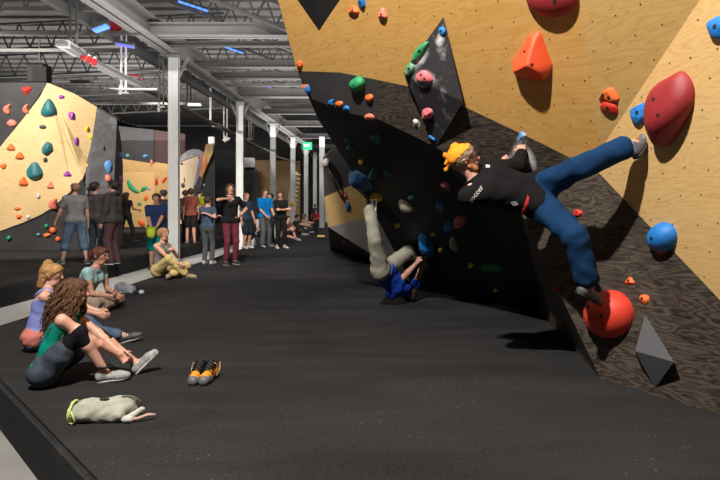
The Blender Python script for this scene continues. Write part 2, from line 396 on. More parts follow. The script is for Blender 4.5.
def pose(x, y, z, face, h=1.75, pel=None, lean=0, side=0, twist=0, head=(0, 0), hL=None, hR=None, eL=None, eR=None, fL=(-.11, 0), fR=(.11, 0),
         kL=None, kR=None, tL=None, tR=None, sw=.185, fem=False, uL=None, uR=None, roll=0):
    """joint positions of a person at (x, y, z) facing the horizontal direction `face`; all other values are metres in
       the person's own frame (x to the right, y forward, z up) for a height of 1.75 m, angles in degrees"""
    s = h/1.75; fy = nv((face[0], face[1], 0)); fx = V(fy[1], -fy[0], 0); o = V(x, y, z)
    W = lambda p: o+(fx*p[0]+fy*p[1]+V(0, 0, 1)*p[2])*s
    D = lambda p: fx*p[0]+fy*p[1]+V(0, 0, 1)*p[2]
    pel = V(*(pel or (0, 0, .96)))
    ln, sd, tw = math.radians(lean), math.radians(side), math.radians(twist)
    T = nv((math.sin(sd), math.sin(ln)*math.cos(sd), math.cos(ln)*math.cos(sd)))
    R = nv(np.cross((-math.sin(tw), math.cos(tw), 0), T)); R = nv(R)
    if fem: sw *= .9
    neck = pel+T*.50; sl = pel+T*.448-R*sw; sr = pel+T*.448+R*sw
    yaw, pit = math.radians(head[0]), math.radians(head[1])      # yaw to the right, pitch up
    Hf = nv((math.sin(yaw)*math.cos(pit), math.cos(yaw)*math.cos(pit), math.sin(pit))); Hr = nv((math.cos(yaw), -math.sin(yaw), 0)); Hu = np.cross(Hr, Hf)
    Tn = nv(T*.5+V(0, 0, 1)*.5); hc = neck+Tn*.115+Hu*.045+Hf*.015
    J = dict(s=s, base=(x, y, z))
    Hf2 = Hf; Hu2 = Hu
    hipw = .09
    hl = pel+V(-hipw, 0, -.03); hr_ = pel+V(hipw, 0, -.03)
    al = V(fL[0], fL[1], fL[2] if len(fL) > 2 else .085); ar = V(fR[0], fR[1], fR[2] if len(fR) > 2 else .085)
    kl, al = ik(hl, al, .44, .42, kL or (hl[0]-.02, al[1]+1, .5)); kr, ar = ik(hr_, ar, .44, .42, kR or (hr_[0]+.02, ar[1]+1, .5))
    wl = V(*(hL or (-.24, .03, .80))); wr = V(*(hR or (.24, .03, .80)))
    el, wl = ik(sl, wl, .29, .26, eL or (-.5, -.6, .9)); er, wr = ik(sr, wr, .29, .26, eR or (.5, -.6, .9))
    J.update(pel=W(pel), neck=W(neck), shL=W(sl), shR=W(sr), hL=W(hl), hR=W(hr_), hc=W(hc), hf=D(Hf2), hu=D(Hu2),
             eL=W(el), eR=W(er), wL=W(wl), wR=W(wr), kL=W(kl), kR=W(kr), aL=W(al), aR=W(ar),
             tL=D(V(*(tL or (-.12, 1, 0)))), tR=D(V(*(tR or (.12, 1, 0)))))
    if uL: J['uL'] = D(V(*uL))
    if uR: J['uR'] = D(V(*uR))
    return J
# ---------------------------------------------------------------- walls made of flat sheets
class Wall:
    """a climbing wall: sheets in 3-D, each with thickness, bolt holes and its own UVs in metres; hit() finds where a hold sits"""
    def __init__(s, name, loc, label, cat='climbing wall'):
        s.root = empty(name, loc, label, cat); s.tris = []
    def sheet(s, name, pts, m, label=None, holes=.2, thick=.04, tri=None, hole_r=.0065, skip=0, kind=None):
        pts = [Vector(p) for p in pts]
        n = Vector((0, 0, 0))
        for i in range(len(pts)):
            a, b = pts[i], pts[(i+1) % len(pts)]; n += a.cross(b)
        n.normalize(); c = sum(pts, Vector())/len(pts)
        eye = Vector((0, 0, EYE))
        if n.dot(eye-c) < 0: n = -n
        ux = Vector((0, 0, 1)).cross(n)
        ux = ux.normalized() if ux.length > .05 else Vector((1, 0, 0)); uy = n.cross(ux)
        bm = bmesh.new(); uvl = bm.loops.layers.uv.new('UVMap')
        fv = [bm.verts.new(p) for p in pts]; bv = [bm.verts.new(p-n*thick) for p in pts]
        idx = tri or [tuple(range(len(pts)))]
        for t in idx:
            bm.faces.new([fv[i] for i in t]); bm.faces.new([bv[i] for i in t][::-1])
        for i in range(len(pts)):
            j = (i+1) % len(pts); bm.faces.new((fv[i], bv[i], bv[j], fv[j]))
        bmesh.ops.recalc_face_normals(bm, faces=bm.faces)
        tl = [tuple(pts[i] for i in t) for t in (tri or [])]
        if not tl:
            from mathutils.geometry import tessellate_polygon
            tl = [tuple(pts[i] for i in t) for t in tessellate_polygon([pts])]
        s.tris += tl
        if holes:
            q = [(p.dot(ux), p.dot(uy)) for p in pts]
            x0, x1 = min(a for a, b in q), max(a for a, b in q); y0, y1 = min(b for a, b in q), max(b for a, b in q)
            def inside(x, y):
                r = False
                for i in range(len(q)):
                    (xa, ya), (xb, yb) = q[i], q[(i+1) % len(q)]
                    if (ya > y) != (yb > y) and x < (xb-xa)*(y-ya)/(yb-ya)+xa: r = not r
                return r
            yy = y0+.07; row = 0
            rnd = random.Random(int(abs(x0*1000)))
            while yy < y1:
                xx = x0+.05+(row % 2)*holes*.5
                while xx < x1:
                    x_, y_ = xx+rnd.uniform(-.025, .025), yy+rnd.uniform(-.02, .02)
                    if inside(x_, y_):
                        hit = None; o = ux*x_+uy*y_
                        for a, b, c_ in tl:
                            nn = (b-a).cross(c_-a)
                            if nn.length < 1e-9: continue
                            nn.normalize(); t = (a-o).dot(nn)/nn.dot(n) if abs(nn.dot(n)) > .2 else None
                            if t is None: continue
                            pp = o+n*t
                            if all(((e2-e1).cross(pp-e1)).dot(nn) >= -1e-6 for e1, e2 in ((a, b), (b, c_), (c_, a))): hit = (pp, nn if nn.dot(n) > 0 else -nn); break
                        if hit:
                            pp, nn = hit; e1 = nn.orthogonal().normalized(); e2 = nn.cross(e1)
                            f = bm.faces.new([bm.verts.new(pp+nn*.0015+(e1*math.cos(k*math.tau/6)+e2*math.sin(k*math.tau/6))*hole_r) for k in range(6)]); f.material_index = 1
                    xx += holes
                yy += holes*.9; row += 1
        for f in bm.faces:
            for lo in f.loops: lo[uvl].uv = (lo.vert.co.dot(ux), lo.vert.co.dot(uy))
        off = base_of(s.root)
        for v in bm.verts: v.co -= off
        me = bpy.data.meshes.new(name); bm.to_mesh(me); bm.free()
        o = link(name, me, [m, M['hole']], s.root)
        if label: o['label'] = label
        return o
    def near(s, org, k):      # a hold that overhangs an edge sits at the closest spot of the sheet
        return s.hit(org[0]+k*.5*math.cos(k*2.4), org[1]+k*.5*math.sin(k*2.4), k, org)
    def hit(s, u, v, depth=0, org=None):
        o = Vector((0, 0, EYE)); d = Vector(((u-U0)/F, 1, -(v-V0)/F)); best = None
        for a, b, c in s.tris:
            n = (b-a).cross(c-a)
            if n.length < 1e-9 or abs(n.dot(d)) < 1e-9: continue
            t = (a-o).dot(n)/n.dot(d)
            if t <= 0: continue
            p = o+d*t
            if all((e2-e1).cross(p-e1).dot(n) >= -1e-7 for e1, e2 in ((a, b), (b, c), (c, a))):
                if best is None or t < best[0]: best = (t, p, n.normalized() if n.dot(d) < 0 else -n.normalized())
        if best is None:
            if depth > 24: raise ValueError(('no wall at', u, v))
            return s.near(org or (u, v), depth+1)
        return best[1], best[2], best[0]

HM = {}
def hold_mat(col, chalk=0):
    k = (col, chalk)
    if k not in HM:
        m = mat('hold_resin', col, .5, bump=.35, bscale=130, var=.06)
        if chalk: chalk_over(m, chalk, 14, (.62, .62, .62))
        HM[k] = m
    return HM[k]
C = dict(orange=(.80, .15, .025), red=(.62, .035, .025), maroon=(.30, .022, .028), blue=(.015, .20, .62), salmon=(.75, .20, .13), pink=(.72, .17, .20), green=(.02, .30, .11),
         teal=(.02, .15, .17), yellow=(.80, .55, .03), purple=(.30, .04, .36), lilac=(.45, .22, .60), cream=(.50, .46, .36), dark=(.05, .05, .05), white=(.6, .6, .6), sky=(.10, .30, .62), mint=(.10, .35, .30),
         tan=(.62, .42, .20), dblue=(.01, .09, .30))
def hold(wall, u, v, w, h, col, kind, label, group=None, tilt=0, depth=.6, chalk=0, name='climbing_hold', cat='climbing hold', bolts=1):
    """a resin hold screwed to the wall where the photo shows it: w x h px, `tilt` degrees clockwise in the wall's plane"""
    p, n, d = wall.hit(u, v)
    wm, hm = w*d/F, h*d/F
    ct, s_ = math.cos(math.radians(tilt)), math.sin(math.radians(tilt)); eye = Vector((0, 0, EYE))
    def step(du, dv, size):        # direction in the wall's plane, and its length there (never stretched beyond twice the seen size)
        ray = Vector(((u+du-U0)/F, 1, -(v+dv-V0)/F)); t = (p-eye).dot(n)/ray.dot(n) if abs(ray.dot(n)) > 1e-3 else d
        q = eye+ray*t-p; L_ = q.length
        return q/max(L_, 1e-9), min(L_, size*2.0)
    ex, rx = step(ct*w/2, s_*w/2, wm/2); ey, ry = step(s_*h/2, -ct*h/2, hm/2)
    rz = min(rx, ry)*2*depth*.5+.006
    bm = bmesh.new(); lv = 4 if max(w, h) > 18 else (3 if max(w, h) > 5 else 2)
    bmesh.ops.create_icosphere(bm, subdivisions=lv, radius=1)
    rnd = random.Random(hash((u, v)) % 99991); ph = [rnd.uniform(0, 6) for _ in range(6)]
    flat = max(w, h) > 9
    planes = [Vector((rnd.uniform(-1, 1), rnd.uniform(-1, 1), rnd.uniform(.1, 1))).normalized() for _ in range(5)] if kind in ('facet', 'cone') else []
    if kind == 'cone': planes = [Vector((0, -.80, .60)), Vector((-.72, .25, .65)), Vector((.78, .25, .57))]
    for vt in bm.verts:
        x, y, z = vt.co; r = 1+.06*math.sin(3*x+ph[0]+2*y)+.05*math.sin(4*y+ph[1]+3*z)
        if kind == 'blob': r += .10*math.sin(2.5*x+ph[2])*math.sin(3*y+ph[3])
        if kind == 'ball': r = 1
        x, y, z = x*r, y*r, z*r
        if kind in ('cone', 'facet'):
            for pl in planes:
                t = x*pl.x+y*pl.y+z*pl.z-(.74 if kind == 'facet' else .66)
                if t > 0: x -= pl.x*t*.9; y -= pl.y*t*.9; z -= pl.z*t*.9
        if kind == 'cone': x *= (1.0-.50*y) if y > -.2 else 1.10; z *= (1-.55*y) if y > -.45 else 1.25
        if kind == 'drop': x *= 1.0+.45*y; z *= 1+.3*y
        if kind == 'jug': z += .5*math.exp(-((y-.35)/.35)**2)-.35*math.exp(-((y-.8)/.25)**2); 
        if kind == 'bar': y += -.55*x*x+.18; 
        if kind == 'crescent': x += .9*(y*y)-.35; x *= .8
        z = max(z, -.22)
        vt.co = Vector((x, y, z))
    for f in bm.faces: f.smooth = kind not in ('facet',)
    for vt in bm.verts:
        x, y, z = vt.co; vt.co = p+ex*(x*rx)+ey*(y*ry)+n*(z*rz)
    for v2 in bm.verts: v2.co -= p
    me = bpy.data.meshes.new(name); bm.to_mesh(me); bm.free()
    o = link(name, me, hold_mat(C[col] if isinstance(col, str) else col, chalk)); o.location = p
    tag(o, label, cat, group)
    if max(w, h) >= 9 and bolts:
        from mathutils.bvhtree import BVHTree
        bvh = BVHTree.FromPolygons([v_.co for v_ in me.vertices], [tuple(q.vertices) for q in me.polygons])
        for bi in range(bolts):
            q = ex*rx*(.0 if bolts == 1 else (-.35+.6*bi))+ey*ry*(.12 if bolts == 1 else (.3-.35*bi))
            hh = bvh.ray_cast(q+n*2, -n)
            if hh[0] is not None:
                b = MB(); c = hh[0]+p+n*.0; nn = hh[1] if hh[1].dot(n) > 0 else -hh[1]
                rr = .014 if max(w, h) > 18 else .010
                b.tube([c-nn*.006, c+nn*.0025], rr, 8)
                bo = b.build('bolt', M['hole'], o)
    return o

# ---------------------------------------------------------------- the big overhanging wall on the right
def plane(*q):
    a, b, c = q; n = (b-a).cross(c-a).normalized(); return a, n
def on(pl, u, v):
    a, n = pl; o = Vector((0, 0, EYE)); d = Vector(((u-U0)/F, 1, -(v-V0)/F)); return o+d*((a-o).dot(n)/n.dot(d))
UP = plane(P(297, 71, 6.0), P(600, 150, 4.5), P(579, 0, 4.05))
EP = plane(P(600, 150, 4.5), P(720, 300, 3.6), P(700, 0, 3.3))
uu = lambda u, v: on(UP, u, v)
ee = lambda u, v: on(EP, u, v)
W = Wall('bouldering_wall', P(600, 378, 4.375), 'big overhanging plywood bouldering wall with a black underside, filling the right side')
TL, TS, TE = uu(203, -280), uu(540, -280), ee(886, -280)
K = P(600, 150, 4.5); Jn = ee(598, 172)
W.sheet('plywood_panel', [TL, uu(278, 0), uu(297, 71), uu(340, 72.5), uu(378, 80), uu(408, 86.5), uu(465, 107), uu(545, 145), uu(590, 168), Jn, K, TS], M['birch'], 'large honey-coloured plywood sheet leaning out overhead')
M['birch_mid'] = ply('mid_birch_plywood', (.44, .265, .085), (.56, .35, .12), (.62, .40, .15), .9)
W.sheet('plywood_panel', [K, TS, TE], M['birch_mid'], 'plywood wedge between the two main sheets')
E1, E2 = ee(720, 300), ee(900, 492)
g1, g2, g3, g4 = G(600, 378), G(720, 415), P(540, 312, 7.0), Vector((2.95, 2.45, 0))
W.sheet('plywood_panel', [K, Jn, E1, E2, ee(1100, -280), TE], M['birch_light'], 'pale plywood sheet at the right edge')
W.sheet('painted_panel', [uu(297, 71), uu(340, 72.5), uu(378, 80), uu(378, 119), uu(352, 114), uu(312, 99)], M['grey_paint'], 'smooth dark grey end of the lower band')
q_ = uu(436, 147); f_ = P(540, 298, 6.8)
W.sheet('stained_panel', [uu(378, 80), uu(408, 86.5), uu(436, 147), uu(378, 119)], M['stained'], 'dark stained plywood left of the kite-shaped volume')
W.sheet('stained_panel', [uu(465, 107), uu(545, 145), uu(590, 168), Jn, uu(520, 210), q_], M['stained'], 'dark stained plywood behind the chalked blue hold', tri=[(0, 1, 5), (1, 4, 5), (1, 2, 4), (2, 3, 4)])
W.sheet('painted_panel', [uu(408, 86.5), uu(465, 107), q_], M['grey_paint'], None, holes=0)
W.sheet('stained_panel', [Jn, E1, g2, g1], M['stained'], 'dark stained plywood at the foot of the wall', tri=[(0, 1, 2), (0, 2, 3)])
W.sheet('stained_panel', [E1, E2, g4, g2], M['stained'], None, tri=[(0, 1, 2), (0, 2, 3)])
W.sheet('stained_panel', [Jn, g1, g3, f_, uu(520, 210)], M['stained'], None, tri=[(0, 1, 4), (1, 3, 4), (1, 2, 3)])
s2, s3, s4, s5, s6 = P(319, 121, 6.6), P(348, 165, 7.0), P(372, 208, 7.5), P(400, 262, 8.2), G(415, 289.5)
W.sheet('underside_panel', [uu(312, 99), s2, s3, s4, s5, s6, g3, f_, uu(520, 210), q_, uu(378, 119)], M['black_paint'], 'black underside of the overhang',
        tri=[(0, 1, 10), (1, 2, 10), (2, 9, 10), (2, 3, 9), (3, 4, 9), (4, 7, 9), (4, 5, 7), (5, 6, 7), (7, 8, 9)], holes=.3)
W.sheet('end_panel', [uu(278, 0), uu(297, 71), s2, s3, s4, s5, s6, Vector((1.5, 10.5, 0)), Vector((.6, 8.6, 3.6)), Vector((-.2, 6.6, 5.2)), TL], M['black_paint'], 'black painted end of the wall', holes=0, thick=-.04,
        tri=[(0, 1, 8), (1, 2, 8), (2, 3, 8), (3, 4, 8), (4, 5, 8), (5, 7, 8), (5, 6, 7), (0, 8, 9), (0, 9, 10)])
n0 = len(W.tris)
W.tris = W.tris[:-9]

def kite(name, label, T, L, B, R_, h, pl, m, apex=None):
    """pyramid volume: top and bottom corners on the wall, left-right ridge raised"""
    a, n = pl
    if n.dot(Vector((0, 0, EYE))-a) < 0: n = -n
    t, l, b, r = [on(pl, *q) for q in (T, L, B, R_)]
    pl2 = (a+n*h, n); l2, r2 = on(pl2, *L), on(pl2, *R_)
    bm = bmesh.new(); vs = [bm.verts.new(x) for x in (t, l, b, r, l2, r2)]
    for f in ((0, 4, 5), (2, 5, 4), (0, 1, 4), (1, 2, 4), (0, 5, 3), (3, 5, 2), (0, 3, 2, 1)): bm.faces.new([vs[i] for i in f])
    bmesh.ops.recalc_face_normals(bm, faces=bm.faces)
    o = empty(name, t, label, 'wall volume')
    for v in bm.verts: v.co -= t
    me = bpy.data.meshes.new(name); bm.to_mesh(me); bm.free()
    sh = link('shell', me, m, o)
    s = Wall.__new__(Wall); s.tris = [(t, l2, r2), (b, r2, l2)]; s.root = o
    return o, s
k1, K1 = kite('pyramid_volume', 'kite-shaped chalky black volume below the middle of the plywood, with green and pink holds', (443.5, 17), (403.5, 72), (436, 147), (463, 102), .10, UP, M['dark_volume'])
RP = plane(Jn, g2, g1)
k2, K2 = kite('pyramid_volume', 'small slate grey pyramid volume low on the dark plywood, right of the big red ball', (645, 315), (635, 351), (655, 388), (674, 362), .12, RP, M['slate_volume'])
# black triangular volume hanging down from above the frame
def tri_volume(label, pts, h, pl, m):
    a, n = pl
    if n.dot(Vector((0, 0, EYE))-a) < 0: n = -n
    b = [on(pl, *q) for q in pts]; c = sum(b, Vector())/3+n*h
    bm = bmesh.new(); vs = [bm.verts.new(x) for x in b+[c]]
    for f in ((0, 1, 3), (1, 2, 3), (2, 0, 3), (0, 2, 1)): bm.faces.new([vs[i] for i in f])
    bmesh.ops.recalc_face_normals(bm, faces=bm.faces)
    o = empty('pyramid_volume', b[0], label, 'wall volume')
    for v in bm.verts: v.co -= b[0]
    me = bpy.data.meshes.new('shell'); bm.to_mesh(me); bm.free(); link('shell', me, m, o); return o
tri_volume('black triangular volume pointing down at the top left of the plywood', [(319, 31), (285, -18), (352, -18)], .03, UP, M['black_paint'])

# holds: u, v, w, h, colour, shape, label, options
GH = 'holds on the big plywood wall'
for a in [
 (552, -2, 54, 40, 'maroon', 'ball', 'dark red half-ball hold at the top edge of the photo', dict(bolts=2)),
 (533.5, 58, 40, 54, (.85, .10, .03), 'cone', 'large orange-red cone hold in the middle of the plywood', dict(depth=.9, bolts=2, tilt=6)),
 (609, 96, 20, 15, 'orange', 'facet', 'orange hold with two bolts above the climber\'s knee', dict(bolts=2)),
 (610, 107, 20, 11, 'red', 'bar', 'thin red-orange lip hold just under the two-bolt orange hold', dict(tilt=20)),
 (641, 113, 21, 22, 'blue', 'facet', 'square blue hold behind the raised foot', dict(depth=.5)),
 (671, 109, 39, 78, 'maroon', 'blob', 'tall maroon volume the raised foot presses against', dict(tilt=14, depth=.85, bolts=2)),
 (720, 27, 24, 22, 'blue', 'blob', 'blue hold cut by the right edge near the top corner', {}),
 (664, 237, 27, 30, 'blue', 'ball', 'round blue ball hold on the pale plywood', dict(depth=.9)),
 (661, 251, 9, 8, 'red', 'blob', 'small red hold tucked under the blue ball', {}),
 (610, 314, 48, 48, (.80, .06, .035), 'ball', 'big red dome hold under the climber\'s lower foot', dict(depth=1.0, bolts=2)),
 (630, 281, 10, 9, 'orange', 'cone', 'small orange hold, upper of the pair right of the red dome', {}),
 (644, 299, 12, 10, 'orange', 'facet', 'small orange hold, lower of the pair right of the red dome', {}),
 (578, 213, 10, 7, 'red', 'blob', 'small red hold in the climber\'s shadow under the thigh', {}),
 (354, 10, 11, 10, 'orange', 'cone', 'orange hold near the top left, touching a blue one', {}),
 (362, 2, 8, 14, 'blue', 'facet', 'blue hold cut by the top edge beside an orange one', {}),
 (383, 14, 10, 13, 'salmon', 'cone', 'salmon hold alone right of the orange and blue pair', {}),
 (300, 64, 6, 7, 'orange', 'blob', 'tiny orange hold on the far left edge of the plywood', {}),
 (306, 87, 7, 6, 'orange', 'blob', 'tiny orange hold on the grey band, leftmost', {}),
 (306, 94, 7, 5, 'blue', 'bar', 'tiny blue hold under the leftmost orange one', {}),
 (358, 84, 14, 14, 'green', 'blob', 'green dome hold on the grey band', dict(depth=1.0)),
 (369.5, 98, 8, 8, 'orange', 'blob', 'small orange hold right below the green dome', {}),
 (332, 102, 7, 6, 'blue', 'crescent', 'small blue hold left of the orange one on the grey band', {}),
 (339.5, 104, 8, 6, 'orange', 'blob', 'small orange hold between two blue ones', {}),
 (346.5, 108.5, 7, 5, 'blue', 'bar', 'small blue hold right of the orange one on the grey band', {}),
 (369.5, 117, 11, 6, 'salmon', 'bar', 'flat salmon hold on the lip of the overhang', {}),
 (416, 122, 6, 6, 'white', 'blob', 'small chalk-white hold left of the pink triangle hold', {}),
 (522, 138, 9, 15, 'sky', 'facet', 'chalked pale blue hold the climber grips', dict(chalk=.5, tilt=10)),
]:
    u, v, w, h, c, k, lab, o = a; hold(W, u, v, w, h, c, k, lab, GH, **o)
for a in [
 (420, 52, 8, 26, 'green', 'blob', 'long green hold with chalk along the edge of the kite volume', dict(tilt=38, chalk=.42, depth=.9)),
 (410, 69, 9, 14, 'green', 'blob', 'chalky green hold at the left corner of the kite volume', dict(tilt=38, chalk=.5)),
 (424.5, 77, 17, 13, 'pink', 'blob', 'pink oval hold with bolts on the kite volume', dict(tilt=18, bolts=2, chalk=.35)),
 (442.5, 31, 7, 10, 'blue', 'blob', 'blue hold near the tip of the kite volume', dict(tilt=-25, chalk=.35)),
 (427, 114, 12, 12, 'pink', 'facet', 'pink triangular hold on the lower face of the kite volume', {}),
 (430, 139, 10, 8, 'blue', 'blob', 'round blue hold at the bottom corner of the kite volume', {}),
]:
    u, v, w, h, c, k, lab, o = a; hold(K1, u, v, w, h, c, k, lab, 'holds on the kite-shaped volume', **o)
for a in [
 (349, 139, 9, 6, 'teal', 'blob', 'upper of two small teal holds at the left of the black underside', {}),
 (350, 147, 7, 5, 'teal', 'bar', 'lower of two small teal holds at the left of the black underside', {}),
 (376, 138, 13, 8, 'teal', 'bar', 'dim teal hold under the salmon lip hold', dict(tilt=35)),
 (361, 162, 5, 6, 'yellow', 'facet', 'small yellow hold below the two teal ones', {}),
 (373, 174, 9, 13, 'teal', 'cone', 'teal cone-like hold in the middle of the black underside', {}),
 (388, 173, 9, 7, 'teal', 'bar', 'small teal hold right of the teal cone', dict(tilt=30)),
 (361, 181, 30, 17, (.012, .10, .26), 'facet', 'dark blue volume on the edge of the overhang above the tan panel', dict(tilt=38, depth=.5)),
 (376.5, 197, 14, 9, 'yellow', 'facet', 'ochre yellow hold beside the dark blue volume', dict(tilt=15)),
 (406, 207, 16, 11, 'cream', 'drop', 'cream half-moon hold in the middle of the underside', dict(tilt=35)),
 (412, 196, 8, 6, 'teal', 'blob', 'small teal hold above the cream half-moon', {}),
 (446, 185, 11, 6, 'pink', 'bar', 'dusky pink hold left of the climber\'s elbow', dict(tilt=35)),
 (440, 207, 7, 12, 'sky', 'facet', 'pale blue hold under the dusky pink one', dict(tilt=-20)),
 (449, 226, 11, 9, 'blue', 'blob', 'rounded blue hold below the climber\'s shoulder', {}),
 (460, 221, 13, 11, 'pink', 'blob', 'chalky pink hold with a lilac edge next to the rounded blue one', dict(chalk=.4)),
 (454, 244, 7, 16, 'cream', 'blob', 'long cream hold under the rounded blue one', dict(tilt=-15)),
 (398, 225, 5, 5, 'yellow', 'blob', 'tiny yellow hold under the cream half-moon', {}),
 (433.5, 234, 5, 4, 'yellow', 'blob', 'tiny yellow hold up-right of the lying climber\'s hands', {}),
 (440.5, 250, 5, 5, 'yellow', 'blob', 'tiny yellow hold right of the lying climber\'s hands', {}),
 (471, 265, 6, 5, 'yellow', 'blob', 'tiny yellow hold left of the green bar', {}),
 (491, 267, 24, 7, 'green', 'bar', 'flat green bar hold deep in the cave', {}),
 (496, 290, 5, 4, 'yellow', 'blob', 'tiny yellow hold low in the cave under the green bar', {}),
 (426, 245, 15, 25, 'blue', 'facet', 'blue wedge hold gripped by the lying climber', dict(tilt=-30)),
 (366.5, 180, 0.1, 0.1, 'dark', 'blob', '', None),
 (557, 289, 8, 7, 'red', 'blob', 'small red hold left of the climber\'s lower foot', {}),
]:
    u, v, w, h, c, k, lab, o = a
    if o is None: continue
    hold(W, u, v, w, h, c, k, lab, 'holds on the black underside', **o)

# ---------------------------------------------------------------- mats, floor and shell of the hall
def slab(name, poly, z0, z1, m, label, cat, bevel=.03):
    bm = bmesh.new(); vs = [bm.verts.new((x, y, z0)) for x, y in poly]; f = bm.faces.new(vs)
    r = bmesh.ops.extrude_face_region(bm, geom=[f]); up = [e for e in r['geom'] if isinstance(e, bmesh.types.BMVert)]
    bmesh.ops.translate(bm, verts=up, vec=(0, 0, z1-z0)); bmesh.ops.recalc_face_normals(bm, faces=bm.faces)
    if bevel: bmesh.ops.bevel(bm, geom=[e for e in bm.edges if all(abs(v.co.z-z1) < 1e-5 for v in e.verts)], offset=bevel, segments=3, affect='EDGES')
    me = bpy.data.meshes.new(name); bm.to_mesh(me); bm.free(); o = link(name, me, m)
    if label: tag(o, label, cat)
    return o
def mat_fabric():
    m = mat('mat_carpet', (.02, .02, .021), .95, bump=.5, bscale=260, var=.25, vscale=1.6)
    nt = m.node_tree; N = nt.nodes; L = nt.links; b = N['Principled BSDF']; b.inputs['Specular IOR Level'].default_value = .15
    tc = N.new('ShaderNodeTexCoord')
    # fine fibre tone, footprint scuffs and chalk specks
    f = N.new('ShaderNodeTexNoise'); f.inputs['Scale'].default_value = 45; f.inputs['Detail'].default_value = 6; L.new(tc.outputs['Object'], f.inputs['Vector'])
    s = N.new('ShaderNodeTexNoise'); s.inputs['Scale'].default_value = .9; s.inputs['Detail'].default_value = 7; s.inputs['Distortion'].default_value = 1.2
    mp = N.new('ShaderNodeMapping'); mp.inputs['Scale'].default_value = (.6, 2.2, 1); L.new(tc.outputs['Object'], mp.inputs['Vector']); L.new(mp.outputs['Vector'], s.inputs['Vector'])
    v = N.new('ShaderNodeTexVoronoi'); v.inputs['Scale'].default_value = 16; L.new(tc.outputs['Object'], v.inputs['Vector'])
    lt = N.new('ShaderNodeMath'); lt.operation = 'LESS_THAN'; lt.inputs[1].default_value = .10; L.new(v.outputs['Distance'], lt.inputs[0])
    sm = N.new('ShaderNodeValToRGB'); sm.color_ramp.elements[0].position = .52; sm.color_ramp.elements[1].position = .68; L.new(s.outputs['Fac'], sm.inputs['Fac'])
    mu = N.new('ShaderNodeMath'); mu.operation = 'MULTIPLY'; L.new(lt.outputs[0], mu.inputs[0]); L.new(sm.outputs['Color'], mu.inputs[1])
    r = N.new('ShaderNodeValToRGB'); r.color_ramp.elements[0].position = .3; r.color_ramp.elements[1].position = .72
    r.color_ramp.elements[0].color = (.014, .014, .0148, 1); r.color_ramp.elements[1].color = (.042, .042, .044, 1)
    ad = N.new('ShaderNodeMath'); ad.operation = 'MULTIPLY_ADD'; ad.inputs[1].default_value = .5
    hf = N.new('ShaderNodeMath'); hf.operation = 'MULTIPLY'; hf.inputs[1].default_value = .5
    L.new(s.outputs['Fac'], hf.inputs[0]); L.new(f.outputs['Fac'], ad.inputs[0]); L.new(hf.outputs[0], ad.inputs[2]); L.new(ad.outputs[0], r.inputs['Fac'])
    mx = N.new('ShaderNodeMix'); mx.data_type = 'RGBA'; L.new(mu.outputs[0], mx.inputs[0]); L.new(r.outputs['Color'], mx.inputs[6]); mx.inputs[7].default_value = (.16, .16, .165, 1)
    L.new(mx.outputs[2], b.inputs['Base Color'])
    return m
M['mat'] = mat_fabric()
M['mat_side'] = M['mat']
slab('crash_mat', [(-4.45, 46), (-4.45, 5.65), (-1.51, 2.77), (-.2, 1.45), (6.5, 1.45), (6.5, 46)], -.35, 0, M['mat'], 'wide black carpeted crash mat covering the floor under the big wall', 'crash mat')
slab('crash_mat', [(-21.5, 46), (-21.5, 5), (-6.4, 5), (-6.4, 46)], -.35, 0, M['mat'], 'black carpeted crash mat on the left, beyond the pale walkway', 'crash mat')
tag(slab('floor', [(-22, -2), (9, -2), (9, 48), (-22, 48)], -.5, -.35, M['concrete'], None, None, 0), kind='structure')
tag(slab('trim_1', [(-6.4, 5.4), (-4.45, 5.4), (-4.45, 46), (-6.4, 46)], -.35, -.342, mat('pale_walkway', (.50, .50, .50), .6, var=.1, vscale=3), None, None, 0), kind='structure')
M['wall'] = mat('hall_wall', (.10, .10, .105), .8, var=.2, vscale=.6)
for nm, c, sz in (('wall_front', (-6.5, -2.1, 3.7), (31, .2, 8.6)), ('wall_back', (-6.5, 48.1, 3.7), (31, .2, 8.6)), ('wall_left', (-22.1, 23, 3.7), (.2, 50, 8.6)), ('wall_right', (9.1, 23, 3.7), (.2, 50, 8.6))):
    tag(MB().box(c, sz).build(nm, M['wall']), kind='structure')
# corrugated roof deck
m_ = MB(); m_.box((-6.5, 23, 8.15), (31, 50, .1))
for i in range(60): m_.box((-6.5, -1.6+i*.83, 8.06), (31, .3, .09))
tag(m_.build('ceiling', M['deck']), kind='structure')

# chalk rubbed onto the wall by many hands
def chalk_mat():
    m = bpy.data.materials.new('chalk_dust'); m.use_nodes = True; nt = m.node_tree; N = nt.nodes; L = nt.links; b = N['Principled BSDF']
    b.inputs['Base Color'].default_value = (.62, .63, .65, 1); b.inputs['Roughness'].default_value = .95
    uv = N.new('ShaderNodeUVMap'); g = N.new('ShaderNodeTexGradient'); g.gradient_type = 'SPHERICAL'; mp = N.new('ShaderNodeMapping'); mp.vector_type = 'POINT'
    L.new(uv.outputs[0], mp.inputs[0]); L.new(mp.outputs[0], g.inputs[0])
    n = N.new('ShaderNodeTexNoise'); n.inputs['Scale'].default_value = 2.6; n.inputs['Detail'].default_value = 9; n.inputs['Roughness'].default_value = .75; L.new(uv.outputs[0], n.inputs['Vector'])
    a = N.new('ShaderNodeMath'); a.operation = 'MULTIPLY'; L.new(g.outputs['Fac'], a.inputs[0]); L.new(n.outputs['Fac'], a.inputs[1])
    r = N.new('ShaderNodeValToRGB'); r.color_ramp.elements[0].position = .14; r.color_ramp.elements[1].position = .42; L.new(a.outputs[0], r.inputs[0]); L.new(r.outputs[0], b.inputs['Alpha'])
    return m
M['chalk_dust'] = chalk_mat()
